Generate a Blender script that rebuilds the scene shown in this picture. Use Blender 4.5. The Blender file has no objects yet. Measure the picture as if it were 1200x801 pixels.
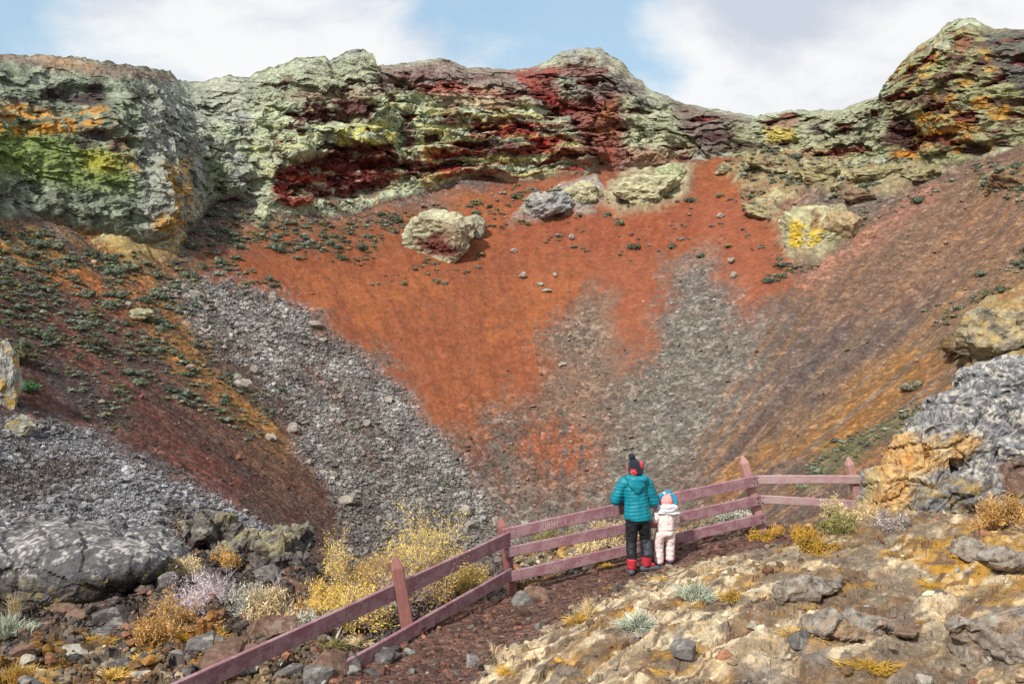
import bpy, bmesh, math, random
import numpy as np
from mathutils import Vector, Matrix, Euler

random.seed(7)
RNG = np.random.default_rng(11)
SC = bpy.context.scene
COL = SC.collection

# ------------------------------------------------------------------ camera
PITCH = math.atan(70.5 / 1167.0)
FPX = 1167.0                       # focal length in photograph pixels (1200 wide)
cam_d = bpy.data.cameras.new('camera')
cam_d.sensor_width = 36.0
cam_d.lens = FPX / 1200.0 * 36.0
cam_d.clip_start = 0.1
cam_d.clip_end = 6000
cam = bpy.data.objects.new('camera', cam_d)
cam.rotation_euler = (math.pi / 2 - PITCH, 0, 0)
COL.objects.link(cam)
SC.camera = cam

# ------------------------------------------------------------------ light
SUN_AZ, SUN_EL = math.radians(-146), math.radians(44)     # from the left, slightly behind
sd = bpy.data.lights.new('sun', 'SUN')
sd.energy = 3.7
sd.angle = math.radians(4.0)
sd.color = (1.0, 0.95, 0.87)
sun = bpy.data.objects.new('sun', sd)
tosun = Vector((math.sin(SUN_AZ) * math.cos(SUN_EL), math.cos(SUN_AZ) * math.cos(SUN_EL), math.sin(SUN_EL)))
sun.rotation_euler = tosun.to_track_quat('Z', 'Y').to_euler()
sun.location = (-20, -12, 40)
COL.objects.link(sun)

SC.render.engine = 'CYCLES'
SC.cycles.use_denoising = False
SC.view_settings.view_transform = 'Standard'
SC.view_settings.look = 'None'
SC.view_settings.exposure = 0.44
SC.view_settings.gamma = 1.0
SC.view_settings.use_curve_mapping = False

# ------------------------------------------------------------------ node helpers
class NT:
    def __init__(self, tree):
        self.t = tree
    def n(self, typ, _ins=None, **kw):
        nd = self.t.nodes.new(typ)
        for k, v in kw.items():
            setattr(nd, k, v)
        if _ins:
            for k, v in _ins.items():
                s = nd.inputs[k]
                if isinstance(v, bpy.types.NodeSocket):
                    self.t.links.new(v, s)
                else:
                    s.default_value = v
        return nd
    def math(self, op, a, b=0.0, c=None, clamp=False):
        ins = {0: a, 1: b}
        if c is not None:
            ins[2] = c
        return self.n('ShaderNodeMath', ins, operation=op, use_clamp=clamp).outputs[0]
    def mix(self, f, a, b, mode='MIX'):
        nd = self.n('ShaderNodeMix', None, data_type='RGBA', blend_type=mode)
        for i, v in ((0, f), (6, a), (7, b)):
            s = nd.inputs[i]
            if isinstance(v, bpy.types.NodeSocket):
                self.t.links.new(v, s)
            else:
                s.default_value = v if i == 0 else (tuple(v) + (1,))[:4]
        return nd.outputs[2]
    def noise(self, vec, scale, detail=5, rough=0.55, dist=0.0):
        return self.n('ShaderNodeTexNoise', {'Vector': vec, 'Scale': scale, 'Detail': detail, 'Roughness': rough, 'Distortion': dist})
    def voro(self, vec, scale, feature='F1', rand=1.0):
        return self.n('ShaderNodeTexVoronoi', {'Vector': vec, 'Scale': scale, 'Randomness': rand}, feature=feature)
    def ramp(self, v, a, b, lo=0.0, hi=1.0):
        return self.n('ShaderNodeMapRange', {0: v, 1: a, 2: b, 3: lo, 4: hi}, interpolation_type='SMOOTHSTEP').outputs[0]

def new_mat(name):
    m = bpy.data.materials.new(name)
    m.use_nodes = True
    nt = NT(m.node_tree)
    bs = m.node_tree.nodes['Principled BSDF']
    bs.inputs['Roughness'].default_value = 0.95
    bs.inputs['Specular IOR Level'].default_value = 0.15
    return m, nt, bs

# ------------------------------------------------------------------ sky
w = bpy.data.worlds.new('World')
SC.world = w
w.use_nodes = True
wt = NT(w.node_tree)
bg = w.node_tree.nodes['Background']
sky = wt.n('ShaderNodeTexSky', None, sky_type='NISHITA', sun_disc=False)
sky.sun_elevation = SUN_EL
sky.sun_rotation = SUN_AZ
tc = wt.n('ShaderNodeTexCoord').outputs['Generated']
mp = wt.n('ShaderNodeMapping', {'Vector': tc, 'Location': (0.35, 0.1, 0.0), 'Scale': (1.0, 1.0, 1.7)}).outputs[0]
big = wt.noise(mp, 6.0, 8, 0.56, 0.25).outputs[0]
med = wt.noise(mp, 8.0, 8, 0.55, 0.2).outputs[0]
# bank of thicker cloud and clear gaps, by direction in the sky
def lobe(az, el, width):
    a, e = math.radians(az), math.radians(el)
    v = (math.sin(a) * math.cos(e), math.cos(a) * math.cos(e), math.sin(e))
    d = wt.n('ShaderNodeVectorMath', {0: tc, 1: v}, operation='DOT_PRODUCT').outputs['Value']
    return wt.ramp(d, math.cos(math.radians(width)), 1.0)
cov = wt.math('MULTIPLY_ADD', big, 1.5, -0.12)
for az, el, wd, amt in ((6, 15.5, 13, -0.36), (-29, 15, 11, -0.5), (-14, 14.5, 8, -0.1), (17, 10, 13, 0.40), (-18, 11, 12, 0.30), (25, 15, 12, 0.25)):
    cov = wt.math('MULTIPLY_ADD', lobe(az, el, wd), amt, cov)
cmask = wt.ramp(cov, 0.30, 0.78)
shade = wt.ramp(wt.math('MULTIPLY_ADD', lobe(15, 18.5, 8.5), -0.34, med), 0.22, 0.56)
ccol = wt.mix(shade, (4.6, 5.0, 5.7), (7.0, 7.05, 7.1))
blue = wt.mix(0.62, sky.outputs[0], (2.8, 4.9, 6.5))
wcol = wt.mix(wt.math('MULTIPLY_ADD', cmask, .84, .16), blue, ccol)
w.node_tree.links.new(wcol, bg.inputs['Color'])
bg.inputs['Strength'].default_value = 0.1

# ------------------------------------------------------------------ numpy noise
_p = np.random.default_rng(3).permutation(256).astype(np.int32)
PERM = np.concatenate([_p, _p, _p])
_g = np.random.default_rng(4).normal(size=(256, 3)); _g /= np.linalg.norm(_g, axis=1)[:, None]
GRAD = _g.astype(np.float32)

def pn(x, y, z=0.0):
    x = np.asarray(x, np.float32); y = np.asarray(y, np.float32)
    z = np.broadcast_to(np.asarray(z, np.float32), x.shape)
    xf = np.floor(x); yf = np.floor(y); zf = np.floor(z)
    X = xf.astype(np.int32) & 255; Y = yf.astype(np.int32) & 255; Z = zf.astype(np.int32) & 255
    x = x - xf; y = y - yf; z = z - zf
    u = x * x * x * (x * (x * 6 - 15) + 10); v = y * y * y * (y * (y * 6 - 15) + 10); s = z * z * z * (z * (z * 6 - 15) + 10)
    out = 0
    for dx in (0, 1):
        wx = u if dx else 1 - u
        a = PERM[X + dx]
        for dy in (0, 1):
            wy = v if dy else 1 - v
            b = PERM[a + Y + dy]
            for dz in (0, 1):
                wz = s if dz else 1 - s
                g = GRAD[PERM[b + Z + dz]]
                out = out + wx * wy * wz * (g[..., 0] * (x - dx) + g[..., 1] * (y - dy) + g[..., 2] * (z - dz))
    return out * 1.6

def fbm(x, y, z=0.0, o=4, gain=0.5, lac=2.03):
    a, s, tot = 1.0, 0, 0
    x = np.asarray(x, np.float32); y = np.asarray(y, np.float32); z = np.asarray(z, np.float32)
    for i in range(o):
        s = s + a * pn(x + 17.3 * i, y + 9.1 * i, z + 5.7 * i); tot += a
        x, y, z = x * lac, y * lac, z * lac; a *= gain
    return s / tot

def worley(u, v, seed=0):
    u = np.asarray(u, np.float32); v = np.asarray(v, np.float32)
    iu = np.floor(u).astype(np.int32); iv = np.floor(v).astype(np.int32)
    f1 = np.full(u.shape, 9.0, np.float32); f2 = f1.copy(); cid = np.zeros(u.shape, np.float32)
    for du in (-1, 0, 1):
        for dv in (-1, 0, 1):
            h = PERM[(PERM[(iu + du + seed) & 255] + iv + dv) & 255]
            h2 = PERM[(h + 57) & 255]; h3 = PERM[(h2 + 91) & 255]
            d = np.hypot(iu + du + 0.1 + 0.8 * h / 255.0 - u, iv + dv + 0.1 + 0.8 * h2 / 255.0 - v).astype(np.float32)
            m = d < f1
            f2 = np.where(m, f1, np.minimum(f2, d)); cid = np.where(m, h3 / 255.0, cid); f1 = np.where(m, d, f1)
    return f1, f2, cid

def facets(u, v, seed=0, tilt=1.2):
    """broken rock: flat tilted facets with sharp steps between them"""
    u = np.asarray(u, np.float32); v = np.asarray(v, np.float32)
    iu = np.floor(u).astype(np.int32); iv = np.floor(v).astype(np.int32)
    f1 = np.full(u.shape, 9.0, np.float32); out = np.zeros(u.shape, np.float32)
    for du in (-1, 0, 1):
        for dv in (-1, 0, 1):
            h = PERM[(PERM[(iu + du + seed) & 255] + iv + dv) & 255]
            h2 = PERM[(h + 57) & 255]; h3 = PERM[(h2 + 91) & 255]; h4 = PERM[(h3 + 13) & 255]; h5 = PERM[(h4 + 71) & 255]
            ou = u - (iu + du + h / 255.0); ov = v - (iv + dv + h2 / 255.0)
            d = (ou * ou + ov * ov).astype(np.float32); m = d < f1
            f1 = np.where(m, d, f1)
            out = np.where(m, h3 / 255.0 - .5 + tilt * ((h4 / 255.0 - .5) * ou + (h5 / 255.0 - .5) * ov), out)
    return out

def ridged(x, y, z, o=4, gain=.5):
    a, s, tot = 1.0, 0, 0
    for i in range(o):
        s = s + a * (1 - 2.6 * np.abs(pn(x + 13.1 * i, y + 7.7 * i, z + 3.3 * i))); tot += a
        x, y, z = x * 2.07, y * 2.07, np.asarray(z) * 2.07; a *= gain
    return s / tot

def ss(a, b, x):
    t = np.clip((x - a) / (b - a), 0, 1)
    return t * t * (3 - 2 * t)

def lin(r, g, b):
    c = np.array([r, g, b], float) / 255.0
    return np.where(c <= 0.04045, c / 12.92, ((c + 0.055) / 1.055) ** 2.4)

# survey of the place from the viewpoint: photograph pixel <-> direction
CP, SP = math.cos(PITCH), math.sin(PITCH)
def ray(px, py):
    X = (np.asarray(px, float) - 600) / FPX; Y = (400.5 - np.asarray(py, float)) / FPX
    return X, CP + Y * SP, -SP + Y * CP
def proj(x, y, z):
    f = y * CP - z * SP; u = y * SP + z * CP
    f = np.where(np.abs(f) < 1e-3, 1e-3, f)
    return 600 + FPX * x / f, 400.5 - FPX * u / f, f

def pmask(px, py, pts, soft):
    """1 inside a polygon (photograph coordinates), soft edge."""
    pts = np.array(pts, np.float32)
    out = np.zeros(px.shape, np.float32)
    lo = pts.min(0) - soft * 1.5; hi = pts.max(0) + soft * 1.5
    idx = np.nonzero((px > lo[0]) & (px < hi[0]) & (py > lo[1]) & (py < hi[1]))[0]
    if len(idx) == 0:
        return out
    x = px[idx]; y = py[idx]
    d = np.full(x.shape, 1e9, np.float32); ins = np.zeros(x.shape, bool)
    for i in range(len(pts)):
        ax, ay = pts[i]; bx, by = pts[(i + 1) % len(pts)]
        ex, ey = bx - ax, by - ay
        t = np.clip(((x - ax) * ex + (y - ay) * ey) / (ex * ex + ey * ey + 1e-9), 0, 1)
        d = np.minimum(d, np.hypot(x - ax - t * ex, y - ay - t * ey))
        c = (ay > y) != (by > y)
        ins ^= c & (x < (bx - ax) * (y - ay) / ((by - ay) if by != ay else 1e-9) + ax)
    sd_ = np.where(ins, d, -d)
    out[idx] = ss(-soft, soft, sd_)
    return out

def bmask(px, py, cx, cy, rx, ry, rot=0.0, soft=0.5):
    c, s = math.cos(math.radians(rot)), math.sin(math.radians(rot))
    dx, dy = px - cx, py - cy
    q = np.hypot((dx * c + dy * s) / rx, (-dx * s + dy * c) / ry)
    return 1 - ss(1 - soft, 1 + soft, q)

def grid_mesh(name, V, nr, nc, keep=None, attrs=None, smooth=True, mat=None, kind='structure'):
    """V: (nr*nc,3) vertices, row-major; quads between rows; keep: bool mask of faces (nr-1, nc-1)."""
    r, c = np.meshgrid(np.arange(nr - 1), np.arange(nc - 1), indexing='ij')
    a = (r * nc + c); F = np.stack([a, a + 1, a + nc + 1, a + nc], -1).reshape(-1, 4)
    if keep is not None:
        F = F[keep.reshape(-1)]
        used = np.zeros(len(V), bool); used[F.ravel()] = True
        remap = np.cumsum(used) - 1
        F = remap[F]; V = V[used]
        if attrs: attrs = {k: v[used] for k, v in attrs.items()}
    me = bpy.data.meshes.new(name)
    me.vertices.add(len(V)); me.vertices.foreach_set('co', V.astype(np.float32).ravel())
    me.loops.add(len(F) * 4); me.loops.foreach_set('vertex_index', F.astype(np.int32).ravel())
    me.polygons.add(len(F)); me.polygons.foreach_set('loop_start', np.arange(0, len(F) * 4, 4, dtype=np.int32))
    me.polygons.foreach_set('use_smooth', np.full(len(F), smooth))
    for k, v in (attrs or {}).items():
        at = me.attributes.new(k, 'FLOAT_COLOR', 'POINT')
        v4 = np.ones((len(V), 4), np.float32); v4[:, :v.shape[1]] = v
        at.data.foreach_set('color', v4.ravel())
    me.update(calc_edges=True); me.validate()
    o = bpy.data.objects.new(name, me)
    if mat: me.materials.append(mat)
    if kind: o['kind'] = kind
    COL.objects.link(o)
    return o

# ------------------------------------------------------------------ rock and soil materials
def terrain_mat(name, vs1, vs2, ns, bump):
    m, nt, bs = new_mat(name)
    pos = nt.n('ShaderNodeNewGeometry').outputs['Position']
    col = nt.n('ShaderNodeAttribute', None, attribute_name='Col').outputs['Color']
    mk = nt.n('ShaderNodeSeparateColor', {0: nt.n('ShaderNodeAttribute', None, attribute_name='Msk').outputs['Color']})
    peb, lich, var = mk.outputs[0], mk.outputs[1], mk.outputs[2]
    wp = nt.n('ShaderNodeVectorMath', {0: pos, 1: nt.n('ShaderNodeVectorMath', {0: nt.noise(pos, vs1 * 0.8, 3).outputs['Color'], 3: 0.35 / vs1}, operation='SCALE').outputs[0]}, operation='ADD').outputs[0]
    v1 = nt.voro(wp, vs1); v2 = nt.voro(wp, vs2)
    s1 = nt.n('ShaderNodeSeparateColor', {0: v1.outputs['Color']}); s2 = nt.n('ShaderNodeSeparateColor', {0: v2.outputs['Color']})
    # pebbles: each its own tone
    b = nt.math('MULTIPLY_ADD', nt.math('POWER', s1.outputs[0], 1.6), 1.35, 0.38)
    b2 = nt.math('MULTIPLY_ADD', nt.math('POWER', s2.outputs[0], 2.2), 1.1, 0.68)
    pf = nt.math('MULTIPLY', b, b2)
    pf = nt.math('ADD', nt.math('MULTIPLY', nt.math('SUBTRACT', pf, 1.0), peb), 1.0)
    n1 = nt.noise(pos, ns, 8, 0.62).outputs[0]
    nf = nt.ramp(n1, 0.25, 0.75, 0.78, 1.22)
    c = nt.mix(1.0, col, nt.n('ShaderNodeCombineColor', {0: pf, 1: pf, 2: pf}).outputs[0], 'MULTIPLY')
    c = nt.mix(1.0, c, nt.n('ShaderNodeCombineColor', {0: nf, 1: nf, 2: nf}).outputs[0], 'MULTIPLY')
    # hue drift of single stones
    c = nt.mix(nt.math('MULTIPLY', nt.math('MULTIPLY', peb, s1.outputs[1]), 0.35), c, nt.mix(s2.outputs[1], (0.21, 0.09, 0.055), (0.24, 0.23, 0.21)))
    # lichen crust broken by bare dark rock
    n2 = nt.noise(pos, ns * 0.75, 7, 0.68, 0.4).outputs[0]
    bare = nt.math('MULTIPLY', nt.ramp(n2, 0.50, 0.60), lich)
    c = nt.mix(nt.math('MULTIPLY', bare, 0.8), c, nt.mix(var, (0.075, 0.07, 0.068), (0.085, 0.032, 0.03)))
    n3 = nt.noise(pos, ns * 2.3, 5, 0.7, 0.3).outputs[0]
    pale = nt.math('MULTIPLY', nt.ramp(n3, 0.57, 0.66), lich)
    c = nt.mix(nt.math('MULTIPLY', pale, 0.5), c, (0.5, 0.49, 0.38))
    nt.t.links.new(c, bs.inputs['Base Color'])
    h = nt.math('MULTIPLY_ADD', nt.math('MULTIPLY', v1.outputs['Distance'], peb), -0.8 / vs1 * 0.9, nt.math('MULTIPLY', n1, 0.5 / ns))
    h = nt.math('MULTIPLY_ADD', n2, 0.45 / ns, h)
    bp = nt.n('ShaderNodeBump', {'Height': h, 'Strength': bump, 'Distance': 1.0})
    nt.t.links.new(bp.outputs[0], bs.inputs['Normal'])
    return m
M_far = terrain_mat('crater_rock', 4.2, 1.5, 1.9, 0.8)
M_near = terrain_mat('near_ground', 19.0, 7.0, 9.0, 0.8)

# ------------------------------------------------------------------ crater geometry
CX, CY, Z0 = 3.0, 62.0, -21.0
def kslope(phi):
    return 0.34 + 0.31 * ss(0, 1, (math.radians(152) - np.abs(phi)) / math.radians(72))
def talus(x, y):
    dx, dy = x - CX, y - CY
    rho = np.hypot(dx, dy); phi = np.arctan2(dx, dy)
    return Z0 + kslope(phi) * (np.sqrt(rho * rho + 36) - 6)

BASE = [(-420,270),(-200,262),(0,256),(60,262),(100,272),(160,290),(205,288),(225,270),(240,248),(262,232),(300,244),(330,258),(400,256),(450,242),(500,228),(545,216),(600,216),
        (650,214),(690,206),(720,198),(760,198),(800,192),(850,182),(900,186),(960,192),(1000,197),(1060,194),(1110,197),(1150,184),(1200,166),(1400,120),(1650,100)]
RIM = [(-420,40),(-200,52),(0,62),(40,65),(90,67),(130,74),(170,79),(200,84),(206,89),(209,95),(230,97),(250,92),(270,89),(285,90),(292,91),(298,86),(320,79),(342,71),(350,68),(360,67),
       (380,65),(386,72),(395,67),(400,63),(412,58),(425,59),(437,62),(439,70),(442,77),(455,76),(475,74),(495,70),(520,69),(535,75),(547,80),(570,81),(600,83),(615,81),(630,77),(650,66),
       (670,58),(685,56),(705,57),(715,65),(730,72),(737,84),(745,92),(752,94),(758,103),(770,109),(785,115),(800,121),(830,127),(850,130),(875,135),(890,137),(900,133),(925,129),
       (960,129),(985,129),(1000,122),(1020,116),(1035,110),(1044,107),(1047,88),(1055,74),(1065,65),(1078,55),(1100,42),(1112,30),(1125,24),(1140,21),(1150,27),(1160,34),(1200,34),(1300,40),(1650,70)]
DREL = [(-420,7),(0,7),(180,7),(230,10),(330,12),(450,13),(620,16),(690,15),(760,13),(860,13),(980,13),(1040,11),(1130,9),(1200,8),(1650,8)]
pxs = np.arange(-400, 1601, 1.0)
def tab(T): a = np.array(T, float); return np.interp(pxs, a[:, 0], a[:, 1])
S = np.linspace(30, 150, 1600)
bx, by, bz = ray(pxs, tab(BASE)); nrm = np.hypot(bx, by); bx, by, bz = bx / nrm, by / nrm, bz / nrm
D = bz[:, None] * S - talus(bx[:, None] * S, by[:, None] * S)
i0 = np.argmax((D[:, :-1] > 0) & (D[:, 1:] <= 0), axis=1)
sb = S[i0]
xb, yb = bx * sb, by * sb
phib = np.arctan2(xb - CX, yb - CY); rhob = np.hypot(xb - CX, yb - CY)
o_ = np.argsort(phib); PHB, RHB = phib[o_], rhob[o_]
PHB_K = np.linspace(PHB[0], PHB[-1], 700); RHB_K = np.convolve(np.pad(np.interp(PHB_K, PHB, RHB), 6, mode='edge'), np.ones(13) / 13, 'valid')
def rho_base(phi): return np.interp(phi, PHB_K, RHB_K)
rx_, ry_, rz_ = ray(pxs, tab(RIM)); nrm = np.hypot(rx_, ry_); rx_, ry_, rz_ = rx_ / nrm, ry_ / nrm, rz_ / nrm
S2 = np.linspace(30, 190, 3200)
XX, YY = rx_[:, None] * S2, ry_[:, None] * S2
PH = np.arctan2(XX - CX, YY - CY); RH = np.hypot(XX - CX, YY - CY)
E = RH - rho_base(PH) - tab(DREL)[:, None]
cross = (E[:, :-1] < 0) & (E[:, 1:] >= 0)
i1 = E.shape[1] - 2 - np.argmax(cross[:, ::-1], axis=1)
sr = S2[i1]
phir = np.arctan2(rx_ * sr - CX, ry_ * sr - CY); zr = rz_ * sr
o_ = np.argsort(phir); PHR, ZR, PXR = phir[o_], zr[o_], pxs[o_]
def z_rim(phi): return np.interp(phi, PHR, ZR)
def d_rim(phi): return np.interp(phi, PHR, np.interp(PXR, *np.array(DREL, float).T))
print('phi range base', np.degrees(PHB[[0, -1]]), 'rim', np.degrees(PHR[[0, -1]]), 'sb', sb[::200], 'sr', sr[::200])

NC = 1750
PHI = np.radians(np.concatenate([np.linspace(-180, -150.5, 25), np.linspace(-150, 150, NC), np.linspace(150.5, 180, 25)]))
nc = len(PHI)
NT_, NCL = 230, 225
rb = rho_base(PHI); rr = rb + d_rim(PHI)
zb = Z0 + kslope(PHI) * (np.sqrt(rb * rb + 36) - 6)
zr_ = z_rim(PHI)
side = ss(math.radians(128), math.radians(150), np.abs(PHI))      # the near lip of the crater, where the viewpoint stands, has no cliff
near_r = 43.0
rb = rb * (1 - side) + near_r * side
zb = Z0 + kslope(PHI) * (np.sqrt(rb * rb + 36) - 6)
zr_ = zr_ * (1 - side) + (zb + 0.6) * side
t1 = np.linspace(0, 1, NT_) ** 0.85
rho_t = 1.5 + (rb[None] - 1.5) * t1[:, None]
ph2 = np.broadcast_to(PHI, rho_t.shape)
z_t = Z0 + kslope(ph2) * (np.sqrt(rho_t ** 2 + 36) - 6)
t2 = np.linspace(0, 1, NCL + 1)[1:]
prof = 0.22 * t2 + 0.78 * t2 ** 2.3
rho_c = rb[None] + (rr - rb)[None] * prof[:, None]
rho_c = rho_c * (1 - side) + (rb[None] + 2 * t2[:, None]) * side
z_c = zb[None] + (zr_ - zb)[None] * t2[:, None]
OUT = [(0.4, 0.02), (1.2, -0.1), (3, -0.7), (7, -2.2), (15, -5), (30, -10), (60, -18), (150, -28), (500, -34), (3000, -40)]
rho_o = np.stack([rho_c[-1] + d for d, _ in OUT]); z_o = np.stack([np.maximum(zr_ + dz, -16 - 0.0 * zr_) if d > 20 else zr_ + dz for d, dz in OUT])
z_o = z_o * (1 - side) + (zb - 2.5) * side
RHO = np.concatenate([rho_t, rho_c, rho_o]); Z = np.concatenate([z_t, z_c, z_o])
nr = len(RHO)
ROW = np.repeat(np.arange(nr), nc); P = np.tile(PHI, nr).astype(np.float32)
RHO = RHO.ravel().astype(np.float32); Z = Z.ravel().astype(np.float32)
isT = ROW < NT_; isC = (ROW >= NT_) & (ROW < NT_ + NCL)
T2 = np.zeros(len(P), np.float32); T2[isC] = np.repeat(t2, nc)
T1 = np.where(isT, np.repeat(np.concatenate([t1, np.ones(nr - NT_)]), nc), 1).astype(np.float32)
U = P * 48
SIDE = np.tile(side, nr).astype(np.float32)
x0 = CX + RHO * np.sin(P); y0 = CY + RHO * np.cos(P)
px0, py0, _ = proj(x0, y0, Z); px0 = px0.astype(np.float32); py0 = py0.astype(np.float32)

# cliff relief: buttresses, tilted lava layers with ledges, blocks and cracks
n = len(P); disp = np.zeros(n, np.float32)
ci = np.nonzero(isC)[0]
u, v = U[ci], Z[ci]; tt = T2[ci]; pxc, pyc = px0[ci], py0[ci]
warp = fbm(u / 9, v / 6, 3.0, 4)
lay = (v - 0.035 * u + 2.2 * warp) / 2.6
fr = lay - np.floor(lay); lid = PERM[(np.floor(lay).astype(int)) & 255] / 255.0
ledge = np.where(fr < 0.8, fr / 0.8, 1 - (fr - 0.8) / 0.2)         # swells upward, then cuts back: small overhangs
strat = ss(330, 420, pxc) * (1 - ss(760, 840, pxc))
leftw = 1 - ss(225, 300, pxc)
strat = (0.28 + 0.72 * strat) * (1 - 0.45 * leftw)
lay2 = (v - 0.035 * u + 1.6 * warp) / 0.75
fr2 = lay2 - np.floor(lay2); ledge2 = np.where(fr2 < 0.75, fr2 / 0.75, 1 - (fr2 - 0.75) / 0.25)
wu, wv = u + 0.9 * fbm(u / 2, v / 2, 8.0, 3), v + 0.7 * fbm(u / 2, v / 2, 21.0, 3)
f1, f2, cid = worley(wu / 2.6, wv / 1.7)
g1, g2, cid2 = worley(wu / 0.95, wv / 0.7, 40)
cen = ss(440, 500, pxc) * (1 - ss(690, 740, pxc))
pk_ = fbm(u / 3.4, v / 1.7, 61.0, 4, .5)
pkz = ss(300, 340, pxc) * (0.55 + 0.45 * ss(1000, 1050, pxc) + 0.3 * cen)
pock = ss(0.17, 0.23, pk_ - 0.10 * (1 - np.clip(pkz * 1.4, 0, 1))) * np.clip(pkz * 1.6, 0, 1) * ss(.06, .15, tt) * (1 - ss(.85, .95, tt))
d = 2.4 * fbm(u / 13, v / 30, 1.0, 3) + strat * (1.1 * (ledge - 0.4) * (0.3 + lid) + 0.22 * cen * (ledge2 - 0.4)) - 0.9 * pock
blk = 1 - 0.40 * leftw
h1, h2, cid3 = worley(wu / 0.5 + 0.3 * wv, wv / 0.42, 90)
d += blk * 1.25 * facets(wu / 3.1, wv / 2.2, 5, 1.5) + blk * 0.62 * facets(wu / 1.25, wv / 0.85, 40, 1.5) + (.45 + .55 * blk) * 0.34 * facets(wu / 0.62 + 0.2 * wv, wv / 0.5, 90, 1.5)
d += 0.55 * ridged(u / 2.6, v / 2.6, 5.0, 5, 0.6) - 0.20 * (1 - ss(0, .12, f2 - f1)) * blk
d += leftw * (0.28 * ridged(u / 1.6, v / 5, 13.0, 4) + 0.6 * fbm(u / 3, v / 9, 14.0, 3))
d *= ss(0, 0.10, tt) * (1 - 0.75 * ss(0.72, 1.0, tt))
for cx_, cy_, a_, b_, am in [(400,207,68,26,-2.0),(392,132,46,18,-1.0),(560,147,36,8,-0.9),(540,188,42,14,-0.8),(563,212,20,9,-1.1),(481,165,13,34,-1.0),(90,112,42,11,-1.1),
        (115,160,20,8,-0.8),(140,172,12,9,-0.6),(165,190,9,11,-0.6),(866,172,26,7,-0.8),(915,168,20,5,-0.7),(1060,163,18,20,-1.2),(262,200,24,60,0.9),(800,160,14,34,-0.8),
        (668,112,36,32,-1.6),(480,100,70,6,-0.6),(200,225,36,70,0.5),(440,120,24,34,0.8),(672,178,30,16,0.8),(765,150,34,50,0.9),(1115,80,40,60,0.8),(1135,172,20,8,-0.9),(350,185,16,40,0.6)]:
    d += am * bmask(pxc, pyc, cx_, cy_, a_, b_, 0, 0.35)
d *= 1 - SIDE[ci]
disp[ci] = d
POCK = np.zeros(n, np.float32); POCK[ci] = pock
# scree relief: rills down the slope and low hummocks
ti = np.nonzero(isT)[0]
xt, yt = x0[ti], y0[ti]
rel = 0.55 * fbm(xt / 11, yt / 11, 2.0, 3) + 0.10 * fbm(P[ti] * 26, RHO[ti] / 22, 4.0, 4) + 0.22 * fbm(xt / 1.6, yt / 1.6, 7.0, 4) + 0.10 * np.abs(fbm(xt / .5, yt / .5, 3.3, 2))
Z[ti] += rel * ss(0.0, 0.15, T1[ti])
Z[ti] += 0.9 * fbm(U[ti] / 5, 0.3, 11.0, 3) * ss(0.75, 1.0, T1[ti])
# keep the foot of the cliff welded to the slope
foot = np.zeros(nc, np.float32); foot[:] = (Z[(NT_ - 1) * nc:NT_ * nc] - zb)
Z[ci] += np.tile(foot, NCL) * (1 - ss(0, 0.35, tt))
oi = np.nonzero(ROW >= NT_ + NCL - 1)[0]
Z[oi] += (0.35 * fbm(U[oi] / 0.9, RHO[oi] / 1.5, 6.0, 3) + 0.12 * fbm(U[oi] / 0.3, RHO[oi] / .5, 2.0, 2)) * (1 - SIDE[oi])
Z[ci] += 0.25 * fbm(u / 1.1, v / 1.1, 14.0, 3) * (1 - SIDE[ci])
RHO -= disp
X = CX + RHO * np.sin(P); Y = CY + RHO * np.cos(P)
px, py, fw = proj(X, Y, Z); px = px.astype(np.float32); py = py.astype(np.float32)

# ------------------------------------------------------------------ crater colours (what each patch of ground and rock is made of, plus one painted shadow)
LUM = 1.30
def A(r, g, b): return (lin(r, g, b) / LUM).astype(np.float32)
C = np.zeros((n, 3), np.float32); MK = np.zeros((n, 3), np.float32)
wl = fbm(X / 5, Y / 5, Z / 5, 4); wl2 = fbm(X / 5 + 40, Y / 5, Z / 5, 4); ws = fbm(X / 1.2, Y / 1.2, Z / 1.2, 3); ws2 = fbm(X / 1.2 + 9, Y / 1.2 + 33, Z / 1.2, 3)
streak = fbm(P * 34, RHO / 16, 1.5, 4); streak2 = fbm(P * 75, RHO / 12, 8.5, 4); streakw = fbm(P * 14, RHO / 30, 18.5, 3)
def lay_on(mask, col, amt=1.0):
    m = np.clip(mask * amt, 0, 1)[:, None]
    C[:] = C * (1 - m) + col * m
def setk(mask, i, val):
    MK[:, i] = MK[:, i] * (1 - mask) + val * mask
qx = px + 26 * wl + 9 * ws; qy = py + 20 * wl2 + 9 * ws2
kx = px + 12 * wl + 6 * ws; ky = py + 9 * wl2 + 6 * ws2
PM = lambda pts, soft=10: pmask(qx, qy, pts, soft)
whf = fbm(X / .5, Y / .5, Z / .5, 2); whf2 = fbm(X / .5 + 31, Y / .5, Z / .5, 2)
qx = qx + 12 * whf; qy = qy + 12 * whf2; kx = kx + 4 * whf; ky = ky + 4 * whf2
rx2, ry2 = px + 22 * whf + 30 * wl + 16 * ws + 22 * streak2, py + 22 * whf2 + 22 * wl2 + 14 * ws2
PMR = lambda pts, soft=10: pmask(rx2, ry2, pts, soft)
PF = lambda pts, soft=5: pmask(kx, ky, pts, soft)
BM = lambda cx, cy, rx, ry, rot=0, soft=0.5: bmask(kx, ky, cx, cy, rx, ry, rot, soft)
st1 = ss(-0.08, 0.22, streak); st2 = ss(0.0, 0.25, streak2); st3 = ss(-0.1, 0.2, streakw)

# slopes: brownish gravel everywhere first
C[:] = A(118, 107, 97); MK[:, 0] = 0.75; MK[:, 1] = 0.0; MK[:, 2] = 0.5
lay_on(st1, A(108, 98, 90), 0.7)
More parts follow.
